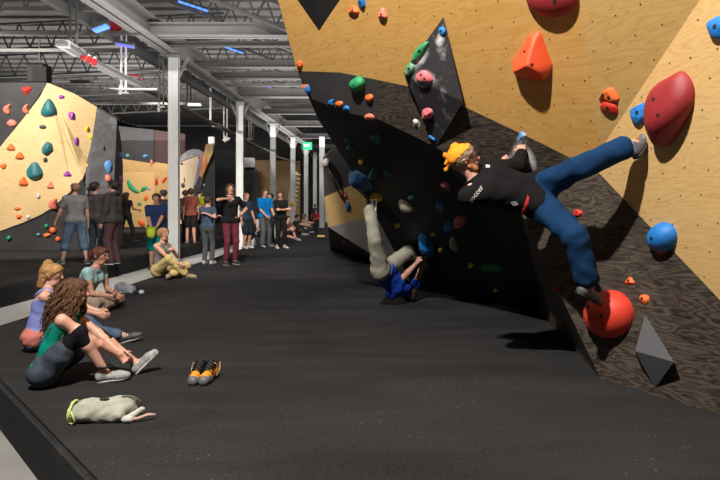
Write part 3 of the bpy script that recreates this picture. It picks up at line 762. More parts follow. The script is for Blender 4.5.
def chalk(wall, u, v, w, h, tilt=0):
    p, n, d = wall.hit(u, v); t = math.radians(tilt); eye = Vector((0, 0, EYE))
    bm = bmesh.new(); uvl = bm.loops.layers.uv.new('UVMap'); vs = []
    for a, b in ((-1, -1), (1, -1), (1, 1), (-1, 1)):
        du, dv = a*w/2*math.cos(t)-b*h/2*math.sin(t), a*w/2*math.sin(t)+b*h/2*math.cos(t)
        ray = Vector(((u+du-U0)/F, 1, -(v+dv-V0)/F)); vs.append(bm.verts.new(eye+ray*((p-eye).dot(n)/ray.dot(n))+n*.004))
    f = bm.faces.new(vs)
    for lo, q in zip(f.loops, ((-1, -1), (1, -1), (1, 1), (-1, 1))): lo[uvl].uv = q
    off = base_of(wall.root)
    for x in bm.verts: x.co -= off
    me = bpy.data.meshes.new('chalk_smudge'); bm.to_mesh(me); bm.free(); return link('chalk_smudge', me, M['chalk_dust'], wall.root)
for a in ((519, 150, 22, 50, 14), (530, 158, 16, 44, -24), (510, 162, 30, 26, 0)): chalk(W, *a)
for a in ((419, 60, 18, 46, 38), (425, 78, 34, 26, 15), (440, 40, 14, 26, 10)): chalk(K1, *a)
chalk(K1, 428, 114, 18, 18); chalk(W, 417, 124, 12, 12)
# ---------------------------------------------------------------- roof steel
def steel(name, label, cat, group, fn, m):
    b = MB(); fn(b); return tag(b.build(name, m), label, cat, group)
def ibeam(b, a, c, w, h):
    a, c = Vector(a), Vector(c); t = .03
    b.beam(a, c, .04, h); z = Vector((0, 0, h/2-t/2)); b.beam(a+z, c+z, w, t); b.beam(a-z, c-z, w, t)
steel('roof_girder', 'long pale grey steel girder running away above the row of columns', 'girder', None, lambda b: ibeam(b, (-5.4, 2, 5.28), (-5.4, 46, 5.28), .42, .46), M['beam'])
steel('roof_girder', 'slim grey rail running just left of the long pale girder', 'girder', None, lambda b: (b.beam((-6.05, 2, 5.0), (-6.05, 46, 5.0), .12, .16), b.beam((-6.35, 2, 5.35), (-6.35, 46, 5.35), .10, .22)), M['beam_dark'])
ords = ['nearest', 'second nearest', 'third nearest', 'fourth nearest', 'fifth nearest', 'sixth nearest', 'seventh nearest', 'eighth nearest', 'ninth nearest', 'tenth nearest']
for i, (y, h, w, m) in enumerate([(12.35, .30, .26, 'beam'), (13.1, .12, .12, 'truss'), (15.2, .2, .2, 'truss'), (16.6, .2, .2, 'truss'), (17.6, .07, .12, 'beam'), (19.5, .30, .26, 'beam'), (23.2, .22, .2, 'truss'), (27, .28, .26, 'beam'), (32, .28, .26, 'truss'), (38, .28, .26, 'beam')]):
    steel('cross_beam', 'grey steel beam crossing the roof right of the columns, '+ords[i]+' to the front', 'ceiling beam', 'cross beams', lambda b: ibeam(b, (-5.4, y, 5.1+h/2), (7.5, y, 5.1+h/2), w, h), M[m])
for i, (y, x0, z) in enumerate([(10.7, -7.5, 5.15), (11.9, -8.6, 5.05), (13.8, -10.6, 5.2), (16.9, -10.5, 5.1), (21.5, -14, 5.25)]):
    steel('cross_beam', 'thin grey steel brace left of the long girder, '+ords[i]+' to the front', 'ceiling beam', 'left braces', lambda b: b.beam((x0, y, z), (-5.4, y, z), .08, .08), M['truss'])
def truss(a, c, h, n, label, group):
    a, c = Vector(a), Vector(c); r = empty('roof_truss', a, label, 'roof truss', group)
    z = Vector((0, 0, h))
    MB().beam(a, c, .09, .07).build('bottom_chord', M['truss'], r); MB().beam(a+z, c+z, .09, .07).build('top_chord', M['truss'], r)
    w = MB()
    for i in range(n):
        p0, p1, pm = a+(c-a)*(i/n), a+(c-a)*((i+1)/n), a+(c-a)*((i+.5)/n)+z
        w.beam(p0, pm, .04, .04); w.beam(pm, p1, .04, .04)
    w.build('web', M['truss'], r)
for i, y in enumerate([15, 18.5, 22, 26, 31]):
    truss((-21.5, y, 6.1), (-5.6, y, 6.9), .85, 22, 'open-web steel roof truss above the left bouldering walls, '+ords[i]+' to the front', 'left roof trusses')
for i, y in enumerate([12, 14, 20, 24.5]):
    zz = {12: 6.5, 14: 6.5, 20: 7.1, 24.5: 7.0}[y]
    truss((-5.6, y, zz), (-1.6, y, zz-1.6+.0*y), .5, 9, 'sloping open-web roof truss above the cross beams, '+ords[i]+' to the front', 'sloping trusses')
M['led'] = mat('blue_led', (.1, .1, .5), emit=(.06, .22, 1.0), es=2.2)
M['led_dim'] = mat('violet_led', (.1, .1, .5), emit=(.25, .25, .95), es=.8)
def led(u0, v0, u1, v1, d, w, m, label):
    a, b = P(u0, v0, d), P(u1, v1, d)
    o = empty('strip_light', (a+b)/2, label, 'lamp', 'blue strip lights')
    MB().beam(a+Vector((0, 0, .05)), b+Vector((0, 0, .05)), w*1.3, .06).build('housing', M['beam_dark'], o)
    t = MB(); n = 5
    for i in range(n):
        p, q = a+(b-a)*((i+.12)/n), a+(b-a)*((i+.88)/n); t.beam(p, q, w, .05)
    t.build('tube', m, o)
    c = (a+b)/2; MB().beam(c+Vector((0, 0, .07)), Vector((c.x, c.y, 8.05)), .015, .015, Vector((0, 1, 0))).build('hanger_wire', M['beam_dark'], o)
led(94, 31, 108, 26, 11, .16, M['led'], 'short bright blue strip light between the hangers at the top left')
led(116, 44, 134, 47, 12, .10, M['led_dim'], 'dim violet strip light right of the bright blue one')
led(178, 1, 208, 11, 13.8, .05, M['led'], 'long blue strip light on the truss at the top centre')
led(217, 44, 243, 53, 19.8, .10, M['led'], 'blue strip light under the second sloping truss')
led(262, 84, 276, 90, 24, .09, M['led_dim'], 'small violet strip light far under the roof')

# columns on the strip of floor between the two mats
for i, (d, w) in enumerate([(13.75, .25), (19.8, .25), (25.4, .25), (30.6, .25), (35.4, .26), (39.6, .26), (43.5, .26)]):
    o = empty('steel_column', (-5.4, d, -.35), 'white steel column in the row along the walkway, '+ords[i]+' to the front', 'column', 'columns')
    b = MB(); b.box((-5.4-w/2+.012, d, 2.35), (.024, .13, 5.4)); b.box((-5.4+w/2-.012, d, 2.35), (.024, .13, 5.4)); b.box((-5.4, d-.03, 2.35), (w, .02, 5.4), None)
    b.build('shaft', M['white_steel'], o)
    MB().box((-5.4, d, -.335), (.45, .45, .03)).build('base_plate', M['beam'], o)
    b = MB(); b.box((-5.4, d, 5.02), (.5, .5, .04)); b.beam((-5.4-w/2, d, 4.5), (-5.75, d, 5.03), .05, .06); b.beam((-5.4+w/2, d, 4.5), (-5.05, d, 5.03), .05, .06); b.build('head_plate', M['beam'], o)
for u, d in ((322, 30), (211.5, 30), (327, 40)):
    x = (u-390)*d/F; o = MB().box((x, d, 2.3), (.26, .26, 5.3)).build('steel_column', M['white_steel'])
    tag(o, {322: 'pale column behind the child in red', 211.5: 'slim pale column far behind the woman in the black top', 327: 'pale column farthest back at the right'}[u], 'column', 'far columns')

# ventilation rail hanging from rods, with clips and pulleys
r0, r1 = P(60, 42, 9.7), P(150, 90, 14)
M['sleeve'] = mat('sleeve_grey', (.42, .42, .42), .5)
o = empty('hanging_rail', r0, 'long pale tube rail hanging diagonally under the roof at the left', 'rail')
pts = [P(60, 42, 9.7), P(101, 66, 11.2), P(150, 91, 13.4), P(176, 105, 15.2), P(216, 125, 19), P(243, 139, 22.5), P(277, 157, 29), P(298, 163, 38)]
b = MB(); 
for p, q in zip(pts, pts[1:]): b.beam(p, q, .16, .07)
b.build('rail_bar', M['truss'], o)
for a, c in (((62, 43), (80, 54)), ((103, 67), (118, 75)), ((120, 76), (150, 91)), ((215, 125), (226, 130)), ((262, 149), (274, 155))):
    d0 = 9.7+(a[0]-60)*.048 if a[0] < 160 else (19 if a[0] < 240 else 26); d1 = 9.7+(c[0]-60)*.048 if c[0] < 160 else (20.5 if c[0] < 240 else 28.5)
    MB().beam(P(*a, d0)+Vector((0, 0, .0)), P(*c, d1)+Vector((0, 0, .0)), .22, .12).build('white_sleeve', M['sleeve'], o)
rod = lambda label, u, v0, v1, d, m, gap=.10: steel('hanger_rod', label, 'hanger', 'hanger rods', lambda b: (b.beam(P(u, v0, d)-Vector((gap/2, 0, 0)), P(u, v1, d)-Vector((gap/2, 0, 0)), .035, .035, Vector((0, 1, 0))), b.beam(P(u, v0, d)+Vector((gap/2, 0, 0)), P(u, v1, d)+Vector((gap/2, 0, 0)), .035, .035, Vector((0, 1, 0))), b.box(P(u, v1-1, d), (gap+.12, .05, .04))), m)
rod('dark double hanger rod at the top left, nearest the front', 73.5, -40, 50, 10.3, M['beam_dark'], .12)
rod('bright double hanger rod above the short white crossbar', 123.5, 15, 94, 12.2, M['white_steel'])
rod('dark double hanger rod left of the nearest white column', 161.5, 40, 112, 13.6, M['beam_dark'])
rod('dark double hanger rod right of the nearest white column', 189, 60, 108, 16, M['beam_dark'])
rod('thin pale hanger rod behind the nearest column', 210.5, 82, 124, 18.5, M['white_steel'], .03)
rod('pale ladder-like hanger left of the second column', 225.5, 95, 141, 21, M['white_steel'], .12)
rod('short pale hanger with a clamp near the third column', 250, 104, 140, 24, M['beam'], .1)
steel('crossbar', 'short white crossbar under the bright hanger rod', 'crossbar', None, lambda b: (b.beam(P(105, 89, 12.2), P(157, 89.5, 12.2), .04, .045), b.box(P(121, 90, 12.2), (.06, .06, .22))), M['white_steel'])
steel('bracket', 'small white bracket left of the nearest column', 'bracket', None, lambda b: (b.box(P(159, 107.5, 13.5), (.05, .05, .22)), b.box(P(161.5, 107, 13.5), (.14, .05, .04))), M['white_steel'])
steel('bracket', 'small white bracket under the rail between the columns', 'bracket', None, lambda b: (b.box(P(225, 139, 21), (.06, .06, .24)), b.box(P(228, 138.5, 21), (.16, .05, .06))), M['white_steel'])
for i, (u, v) in enumerate(((83, 56), (89, 59), (94.5, 61.5))):
    o = empty('red_carabiner', P(u, v+.6, 10.4), ['left', 'middle', 'right'][i]+' of three red clips on the rail', 'clip', 'three red clips on the rail')
    MB().box(P(u, v+.6, 10.4), (.09, .05, .13), None, .015).build('clip_body', M['red'], o); MB().tube([P(u-1, v-2.5, 10.4), P(u, v-5, 10.45), P(u+1.5, v-2.5, 10.4)], .012).build('hook', M['white_steel'], o)
tag(MB().box(P(116.3, 27, 12), (.19, .16, .28), None, .02).build('red_box', M['red']), 'red box fixed high beside the bright hanger rod', 'box')
t = MB(); t.tube([P(133+8*math.cos(a), 81-6*math.sin(a), 12.8) for a in np.linspace(0, 3.0, 12)], .018); tag(t.build('red_hose', M['red']), 'thin red hose looping over the rail', 'hose')
for u, v, d, lb in ((173.5, 101.5, 14.9, 'small orange-red pulley on the rail at the nearest column'), (237.5, 135, 22, 'small red pulley on the rail at the second column')):
    o = empty('pulley', P(u, v, d), lb, 'pulley', 'pulleys'); m_ = MB(); m_.tube([P(u, v, d-.05), P(u, v, d+.05)], .07*d/15, 12); m_.build('wheel', mat('pulley_red', (.7, .08, .03), .4), o); MB().box(P(u, v+1.5, d), (.05, .05, .16)).build('strap', M['black'], o)
# loudspeaker, light fitting, exit sign, white panel
o = empty('loudspeaker', P(39.5, 74, 15.2), 'black loudspeaker on top of the left wall', 'loudspeaker')
MB().box(P(39.5, 74, 15.2), (.46, .4, .5), None, .02).build('cabinet', M['black'], o); MB().box(P(39.5, 74, 14.98), (.40, .02, .42), None, .01).build('grille', mat('speaker_grille', (.02, .02, .02), .9, bump=.5, bscale=300), o)
MB().beam(P(39.5, 66, 15.3), P(39.5, 40, 15.3), .03, .03, Vector((0, 1, 0))).build('mounting_pole', M['beam_dark'], o)
o = empty('tube_light', P(194.5, 104.5, 16), 'small lit white tube light right of the nearest column', 'lamp'); MB().box(P(194.5, 104.8, 16), (.36, .1, .05), None, .01).build('diffuser', mat('lit_tube', (.8, .8, .8), emit=(1, .95, .85), es=2.0), o); MB().box(P(194.5, 103.3, 16), (.38, .12, .04)).build('housing', M['white_steel'], o)
o = empty('exit_sign', P(307.5, 145.5, 20), 'green lit exit sign hanging from the roof', 'sign')
g_ = mat('exit_green', (.01, .35, .12), emit=(.03, .62, .25), es=1.4); w_ = mat('exit_white', (.8, .8, .8), emit=(.75, 1, .85), es=1.8)
MB().box(P(307.5, 146, 20), (.33, .06, .27), None, .01).build('sign_box', g_, o)
m_ = MB(); c = P(307.5, 145.5, 19.96); m_.box(c+Vector((.02, -.01, .0)), (.10, .01, .10)); m_.beam(c+Vector((-.03, -.01, 0)), c+Vector((-.11, -.01, 0)), .01, .05); m_.beam(c+Vector((-.12, -.01, 0)), c+Vector((-.08, -.01, .05)), .01, .03); m_.beam(c+Vector((-.12, -.01, 0)), c+Vector((-.08, -.01, -.05)), .01, .03); m_.build('arrow_symbol', w_, o)
m_ = MB(); m_.beam(P(305, 142, 20), P(305, 120, 20), .012, .012, Vector((0, 1, 0))); m_.beam(P(310, 142, 20), P(310, 120, 20), .012, .012, Vector((0, 1, 0))); m_.build('chain', M['beam'], o)
o = empty('white_board', P(249.5, 162.5, 24), 'blank white board hanging beside the third column', 'board')
MB().box(P(249.5, 162.5, 24), (.47, .05, .42), None, .01).build('panel', mat('white_board', (.72, .74, .76), .5), o)
c = P(249.5, 158, 24); MB().beam(c+Vector((-.18, 0, 0)), Vector((c.x-.18, c.y, 8.05)), .012, .012, Vector((0, 1, 0))).beam(c+Vector((.18, 0, 0)), Vector((c.x+.18, c.y, 8.05)), .012, .012, Vector((0, 1, 0))).build('hanger_wire', M['beam_dark'], o)

# ---------------------------------------------------------------- bouldering walls at the left
dz = lambda d: d
LW = Wall('bouldering_wall', G(40, 250), 'pale plywood bouldering wall with orange and teal holds at the far left')
LP = plane(P(0, 250, 16.0), P(90, 250, 16.0), P(45, 83, 14.7))
def lp(u, v):         # the face leans out: nearer at the top
    return on(LP, u, v)
BW = M['birch_light']; M['birch_pale'] = ply('sunny_birch', (.60, .40, .17), (.70, .49, .24), (.76, .56, .30), .6, .6)
BW = M['birch_pale']
LW.sheet('painted_panel', [lp(-60, 83), lp(47, 82.5), lp(38, 97), lp(14, 130), lp(0, 147), lp(-60, 205)], M['grey_paint'], 'dark grey upper corner', holes=0)
LW.sheet('plywood_panel', [lp(0, 147), lp(14, 130), lp(40, 97), lp(40, 215), lp(22, 223), lp(0, 231), lp(-60, 251), lp(-60, 205)], BW, None, holes=.25, hole_r=.008)
pk = P(44, 84, 14.5)
LW.sheet('plywood_panel', [lp(40, 97), lp(47, 83), lp(52, 84.5), P(62, 130, 15.10), P(83, 178, 15.48), lp(72, 190), lp(52, 208), lp(40, 215)], BW, None, holes=.25, hole_r=.008)
LW.sheet('plywood_panel', [lp(52, 84.5), P(75, 94, 14.92), P(97, 107, 15.2), P(94, 140, 15.45), P(90, 160, 15.6), P(83, 178, 15.48), P(62, 130, 15.10)], BW, None, holes=.25, hole_r=.008)
LW.sheet('painted_panel', [lp(-60, 251), lp(0, 231), lp(22, 223), lp(52, 208), lp(72, 190), P(83, 178, 15.48), P(88, 200, 15.7), P(88, 250, 16), lp(-60, 254)], M['grey_paint'], 'dark grey foot of the wall', holes=0)
M['chalky'] = chalk_over(mat('chalky_grey_paint', (.10, .10, .11), .7, var=.2), .45, 2.2, (.34, .34, .36))
TW = Wall('bouldering_wall', G(105, 249), 'narrow chalk-stained grey tower between the two plywood walls at the left')
TW.sheet('painted_panel', [P(97, 107, 15.0), P(117, 118, 15.2), P(115, 160, 15.5), P(112, 249, 16), P(84, 249, 15.8), P(86, 165, 15.4), P(92, 140, 15.2)], M['chalky'], None, holes=.3, hole_r=.008)
TW.sheet('painted_panel', [P(117, 118, 15.2), P(121, 140, 16.0), P(123, 165, 16.4), P(122, 246, 16.8), P(112, 249, 16), P(115, 160, 15.5)], M['chalky'], None, holes=.3, hole_r=.008)
TW.sheet('painted_panel', [P(97, 107, 15.0), P(117, 118, 15.2), P(121, 118, 17.5), P(98, 107, 17.5)], M['grey_paint'], None, holes=0)
FW = Wall('bouldering_wall', P(150, 226, 30), 'farther tan bouldering wall with a green banana hold, seen left of the nearest column')
FP = plane(P(117, 226, 30), P(185, 226, 30), P(150, 130, 28.5)); fp = lambda u, v: on(FP, u, v)
M['tan'] = ply('tan_birch', (.45, .27, .10), (.55, .34, .14), (.60, .38, .17), .5, .6)
FW.sheet('painted_panel', [fp(117, 126), fp(155, 130), fp(155, 164), fp(117, 158)], M['grey_paint'], None, holes=0)
FW.sheet('plywood_panel', [fp(117, 158), fp(154, 163.5), fp(154, 172), fp(117, 172)], M['tan'], None, holes=0)
FW.sheet('plywood_panel', [fp(117, 172), fp(154, 172), fp(154, 227), fp(117, 227)], M['birch_light'], None, holes=0)
FW.sheet('plywood_panel', [fp(154, 162), fp(168, 164), fp(168, 227), fp(154, 227)], M['tan'], None, holes=0)
FW.sheet('painted_panel', [fp(154, 130), fp(185, 134), fp(185, 164), fp(154, 162)], mat('brown_paint', (.06, .03, .028), .7), None, holes=0)
RW = Wall('bouldering_wall', P(190, 224, 27), 'small free-standing boulder with pale face and orange stripe behind the nearest column')
rp = lambda u, v, k=0: P(u, v, 27+k)
RW.sheet('painted_panel', [rp(178, 162), rp(182, 155), rp(187, 151), rp(193, 149), rp(199, 149.5), rp(205, 153), rp(200, 155), rp(178, 163)], mat('pale_grey_paint', (.25, .25, .27), .7, var=.3, vscale=3), 'grey rounded crest', holes=0)
RW.sheet('plywood_panel', [rp(176, 163), rp(200, 154.5), rp(194, 183), rp(192, 224), rp(174, 224)], mat('cream_paint', (.62, .48, .33), .7, var=.1), None, holes=0)
RW.sheet('painted_panel', [rp(200, 154.5), rp(204, 153, -.1), rp(199.5, 175, -.1), rp(195, 186, -.1), rp(194, 183)], mat('lilac_paint', (.28, .24, .32), .7), None, holes=0)
RW.sheet('painted_panel', [rp(204, 153, -.1), rp(206, 157, -.1), rp(206, 168, -.1), rp(201.5, 178, -.1), rp(199.5, 175, -.1)], mat('orange_paint', (.75, .25, .07), .6), 'orange stripe', holes=0)
RW.sheet('plywood_panel', [rp(206, 144), rp(213, 144.5), rp(213, 152), rp(206, 168), rp(204, 153)], M['tan'], None, holes=0)
RW.sheet('painted_panel', [rp(213, 144.5), rp(215, 147, .5), rp(214, 224, .5), rp(192, 224), rp(195, 186), rp(206, 168), rp(213, 152)], M['grey_paint'], None, holes=.5, hole_r=.03)
XW = Wall('bouldering_wall', P(272, 222, 38), 'tan plywood wall behind the third column')
xp = lambda u, v: P(u, v, 38)
XW.sheet('plywood_panel', [xp(254, 160), xp(300, 161), xp(300, 226), xp(262, 226), xp(257, 190)], ply('dull_birch', (.26, .15, .06), (.33, .20, .08), (.38, .24, .10), .5), None, holes=0)
for u0, u1, v0, d, lb in ((216, 238, 150, 40, 'dark partition board behind the second column'), (245, 258, 170, 37, 'dark partition board under the blank white board'), (296, 306, 165, 41, 'dark partition board left of the fifth column'), (309, 322, 160, 42, 'dark partition board behind the child in red'), (228, 236, 140, 44.5, 'tall dark partition far back by the second column')):
    tag(MB().box(Vector((((u0+u1)/2-390)*d/F, d, (EYE-(v0-V0)*d/F)/2)), ((u1-u0)*d/F, .08, EYE-(v0-V0)*d/F)).build('partition_board', mat('partition', (.035, .038, .045), .7)), lb, 'partition', 'partitions')
# ribbed pale volume near the fourth column
o = empty('ribbed_volume', P(292, 212, 33), 'pale climbing feature with a row of rib-like steps, right of the third column', 'wall volume')
b = MB(); b.tube([P(289, 225, 33), P(290, 214, 33), P(291.5, 195, 33), P(294, 180, 33), P(296.5, 172, 33)], [.28, .26, .24, .18, .1], 8); b.build('spine', mat('rib_cream', (.62, .5, .36), .7), o)
for i in range(9):
    v = 175+i*4.2; u = 297.5-i*.35+(.0 if i < 3 else -.2*i); b = MB(); b.ball(P(u, v, 32.8), (.20, .2, .07), 2); b.build('rib', mat('rib_cream2', (.66, .54, .38), .7) if i == 0 else bpy.data.materials['rib_cream2'], o)
tag(MB().ball(P(292, 204, 30.3), (.12, .06, .13), 2).build('yellow_pad', mat('yellow_pad', (.75, .52, .03), .6)), 'round yellow pad on the fourth column', 'pad')

GL = 'holds on the left plywood wall'
for a in [
 (26.5, 90.5, 10, 9, 'red', 'cone', 'red hold near the top of the dark grey corner, by the loudspeaker', dict(tilt=180)),
 (8, 109, 8, 10, 'salmon', 'crescent', 'salmon hold at the far left of the dark corner', {}),
 (26.5, 109, 7, 10, 'salmon', 'crescent', 'salmon hold at the right of the dark corner, under the red one', {}),
 (12, 123, 10, 7, 'salmon', 'blob', 'pale salmon hold lowest in the dark corner', {}),
 (49, 108, 14, 18, 'teal', 'drop', 'topmost of three big teal shields', dict(tilt=180)),
 (61.5, 97, 6, 4, 'purple', 'blob', 'small purple hold at the top right of the left wall', {}),
 (72, 116, 7, 11, 'purple', 'facet', 'purple hold right of the top teal shield', dict(tilt=-25)),
 (43, 127, 7, 4, 'dark', 'blob', 'small dark hold under the top teal shield', {}),
 (11, 147.5, 9, 8, 'orange', 'cone', 'orange hold high at the left, upper left of the pair', {}),
 (20, 156, 9, 9, 'orange', 'cone', 'orange hold below and right of the first of the pair', {}),
 (3.5, 166, 6, 5, 'orange', 'blob', 'small orange hold at the very left edge', {}),
 (47.5, 148.5, 12, 14, 'teal', 'facet', 'middle of three big teal shields', {}),
 (45.5, 160, 5, 5, 'dark', 'blob', 'small dark hold under the middle teal shield', {}),
 (35, 171.5, 15, 19, 'teal', 'facet', 'lowest of three big teal shields', {}),
 (23.5, 182, 9, 11, 'orange', 'cone', 'orange hold left of and below the lowest teal shield', {}),
 (76, 142.5, 5, 10, 'purple', 'blob', 'purple hold on the bright right face', dict(tilt=12)),
 (67.5, 174, 8, 6, 'purple', 'cone', 'purple hold near the lower right edge of the plywood', {}),
 (50.5, 185.5, 7, 8, 'salmon', 'cone', 'salmon hold right of the lowest teal shield', {}),
 (38.5, 196, 4, 5, 'white', 'blob', 'small white hold in the lower plywood', {}),
 (17.5, 209, 8, 4, 'orange', 'cone', 'flat orange hold, upper of the stacked pair low at the left', dict(tilt=180)),
 (19, 217, 7, 5, 'orange', 'cone', 'flat orange hold, lower of the stacked pair low at the left', dict(tilt=180)),
 (28.5, 217, 4, 4, 'white', 'blob', 'small whitish hold right of the stacked orange pair', {}),
 (54.5, 204, 11, 12, 'salmon', 'crescent', 'big salmon hold across the plywood edge behind the man in grey', {}),
 (9, 238, 5, 5, 'green', 'blob', 'small green hold low at the far left', {}),
 (46.5, 226, 4, 4, 'green', 'blob', 'small green hold above the orange trio', {}),
 (53, 230, 7, 6, 'orange', 'blob', 'orange hold, top of the trio low by the man in grey', {}),
 (47, 235, 7, 4, 'orange', 'blob', 'orange hold, left of the trio low by the man in grey', {}),
 (58, 239, 5, 5, 'orange', 'blob', 'orange hold, right of the trio low by the man in grey', {}),
 (38.5, 234.5, 4, 3, 'mint', 'blob', 'small mint hold left of the orange trio', {}),
 (87, 129, 5, 6, 'yellow', 'blob', 'yellow hold on the right edge of the plywood, upper', {}),
 (91.5, 137, 5, 5, 'yellow', 'blob', 'yellow hold on the right edge of the plywood, lower', {}),
]:
    u, v, w, h, c, k, lab, o = a; hold(LW, u, v, w, h, c, k, lab, GL, depth=o.pop('depth', .8), **o)
for a in [
 (94.5, 161.5, 6, 4, 'yellow', 'blob', 'yellow hold on the grey tower, upper', {}),
 (88, 165, 4, 5, 'yellow', 'blob', 'yellow hold on the left edge of the grey tower', {}),
 (92.5, 174, 7, 12, 'lilac', 'blob', 'lilac hold on the grey tower', dict(tilt=-15)),
 (108.5, 166, 8, 14, 'sky', 'blob', 'large pale blue hold on the grey tower', {}),
 (108, 178, 7, 7, 'salmon', 'blob', 'coral hold under the large pale blue one', {}),
 (120, 155, 3, 6, 'sky', 'blob', 'small blue hold on the right side of the grey tower', {}),
 (104, 148, 3, 6, 'dark', 'blob', 'dark slot-like hold high on the grey tower', {}),
 (120, 180, 4, 9, 'lilac', 'blob', 'dusty lilac hold on the right side of the grey tower', {}),
]:
    u, v, w, h, c, k, lab, o = a; hold(TW, u, v, w, h, c, k, lab, 'holds on the grey tower', **o)
for a in [
 (132.5, 187, 6, 17, 'green', 'crescent', 'large green banana hold on the far tan wall', dict(tilt=-42)),
 (144, 189, 8, 4, 'green', 'blob', 'green hold right of the green banana', dict(tilt=-30)),
 (149, 189, 4, 2.5, 'lilac', 'blob', 'small lilac hold beside the green one', {}),
 (156.5, 182, 3, 8, 'red', 'blob', 'red hold on the far tan wall left of the column', {}),
 (164.5, 180, 3, 8, 'red', 'blob', 'slanting red hold just left of the column', dict(tilt=35)),
 (151.5, 163, 3, 7, 'salmon', 'blob', 'salmon hold at the top of the far tan wall', {}),
 (146, 198, 4, 6, 'orange', 'blob', 'orange hold low on the far tan wall', dict(tilt=25)),
 (139.5, 204, 4, 3, 'green', 'blob', 'small green hold low on the far tan wall', {}),
 (141.5, 223, 8, 5, 'orange', 'blob', 'orange hold at the foot of the far tan wall', dict(tilt=30)),
 (127.5, 155.5, 4, 3, 'mint', 'blob', 'small mint hold on the dark band of the far wall', {}),
 (145, 156, 5, 3, 'sky', 'blob', 'small pale hold on the dark band of the far wall', {}),
]:
    u, v, w, h, c, k, lab, o = a; hold(FW, u, v, w, h, c, k, lab, 'holds on the far tan wall', **o)
for a in [
 (198.8, 157.5, 2.5, 4, 'red', 'blob', 'small red hold on the pale face of the free-standing boulder', {}),
 (181.7, 163.8, 3, 2.5, 'dark', 'blob', 'upper dark hold on the pale boulder face', {}),
 (183, 185.5, 4, 5, 'dark', 'blob', 'lower dark hold on the pale boulder face', {}),
 (184.5, 180, 1.5, 5, 'dark', 'blob', 'thin dark hold on the pale boulder face', {}),
 (203.5, 176, 2, 5, 'white', 'blob', 'white hold on the dark side of the free-standing boulder', {}),
 (204, 185, 2, 2.5, 'white', 'blob', 'small white hold low on the dark side of the boulder', {}),
]:
    u, v, w, h, c, k, lab, o = a; hold(RW, u, v, w, h, c, k, lab, 'holds on the free-standing boulder', **o)

# wall section beyond the big overhang
NW = Wall('bouldering_wall', G(350, 256), 'dark wall section with a tan plywood panel beyond the end of the big overhang')
ap = lambda u, v, k=0: P(u, v, 12.4+k-1.2*(255-v)/100)
NW.sheet('painted_panel', [ap(323, 158), ap(331, 150), ap(440, 150), ap(440, 200), ap(372, 208), ap(366, 199), ap(352, 185), ap(324, 197)], mat('dim_grey_paint', (.07, .068, .07), .7, var=.2, vscale=2), None, holes=0)
NW.sheet('plywood_panel', [ap(324, 197), ap(352, 185), ap(366, 199), ap(368, 218), ap(328, 227)], M['birch_light'], 'tan plywood panel', holes=.3)
NW.sheet('painted_panel', [ap(328, 227), ap(368, 218), ap(372, 208), ap(440, 200), G(440, 268), G(394, 268), G(330, 248.5)], mat('dim_grey_paint2', (.085, .080, .078), .7, var=.2, vscale=2), None, holes=.3, tri=[(0, 1, 5), (0, 5, 6), (1, 2, 5), (2, 3, 4), (2, 4, 5)])
for a in [
 (345.5, 195, 4, 9, 'salmon', 'cone', 'pinkish hold on the small tan panel', {}),
 (348, 206, 4, 10, 'blue', 'drop', 'blue and white hold on the small tan panel', dict(chalk=.4, tilt=180)),
 (344.5, 240, 7, 10, 'orange', 'cone', 'orange drop-shaped hold on the dark panel under the tan one', {}),
 (367, 253, 5, 7, 'orange', 'cone', 'orange hold at the foot of the dark panel by the lying climber', {}),
 (350, 251, 3, 3, 'mint', 'blob', 'tiny mint hold below the orange drop', {}),
]:
    u, v, w, h, c, k, lab, o = a; hold(NW, u, v, w, h, c, k, lab, 'holds on the wall beyond the overhang', **o)
o = empty('prop_pole', P(325, 163, 11.0), 'thin dark pole with a pale knob leaning beside the overhang edge', 'pole')
MB().tube([P(326, 163, 11.2), P(333, 180, 11.4), P(343, 200, 11.72)], .02).build('pole', M['beam_dark'], o); MB().ball(P(326, 162.5, 11.2), (.07, .05, .09)).build('knob', mat('knob', (.5, .42, .4), .5), o)
# ---------------------------------------------------------------- the climber on the wall (joints as seen, in metres)
A_ = lambda u, v, d: np.array(P(u, v, d))
SKP = (.62, .33, .24)
pelv, neck = A_(534, 196, 4.38), A_(476, 181, 4.42)
J = dict(s=1.0, base=tuple(P(534, 196, 4.38)), pel=pelv, neck=neck, shR=A_(488, 170, 4.50)+0, shL=A_(467, 196, 4.36),
         hR=A_(541, 187, 4.44), hL=A_(541, 205, 4.36), hc=A_(465, 160.5, 4.42),
         hf=nv((.94, -.10, .27)), hu=nv((-.36, -.05, .93)))
wR = np.array(W.hit(522, 152)[0])+V(-.02, -.10, -.02); wL = A_(502, 163, 4.62)
J['eR'], J['wR'] = ik(J['shR'], wR, .29, .25, A_(519, 200, 4.2)); J['eL'], J['wL'] = ik(J['shL'], wL, .29, .25, A_(452, 215, 4.5))
ankR = A_(633, 144, 3.98); ankL = A_(589, 287, 4.10)
J['kR'], J['aR'] = ik(J['hR'], ankR, .43, .41, A_(585, 150, 3.0)); J['kL'], J['aL'] = ik(J['hL'], ankL, .43, .41, A_(600, 230, 3.7))
J['tR'] = nv(V(.62, .22, .78)); J['uR'] = V(-.75, -.1, .6); J['tL'] = nv(V(.62, .35, -.32)); J['uL'] = V(.2, -.2, .9)
J['hdR'] = nv((.0, .55, .75)); J['pnR'] = V(.2, .8, -.4); J['curlR'] = .9
J['hdL'] = nv((.55, .4, .35)); J['pnL'] = V(.1, .9, .1); J['curlL'] = .8
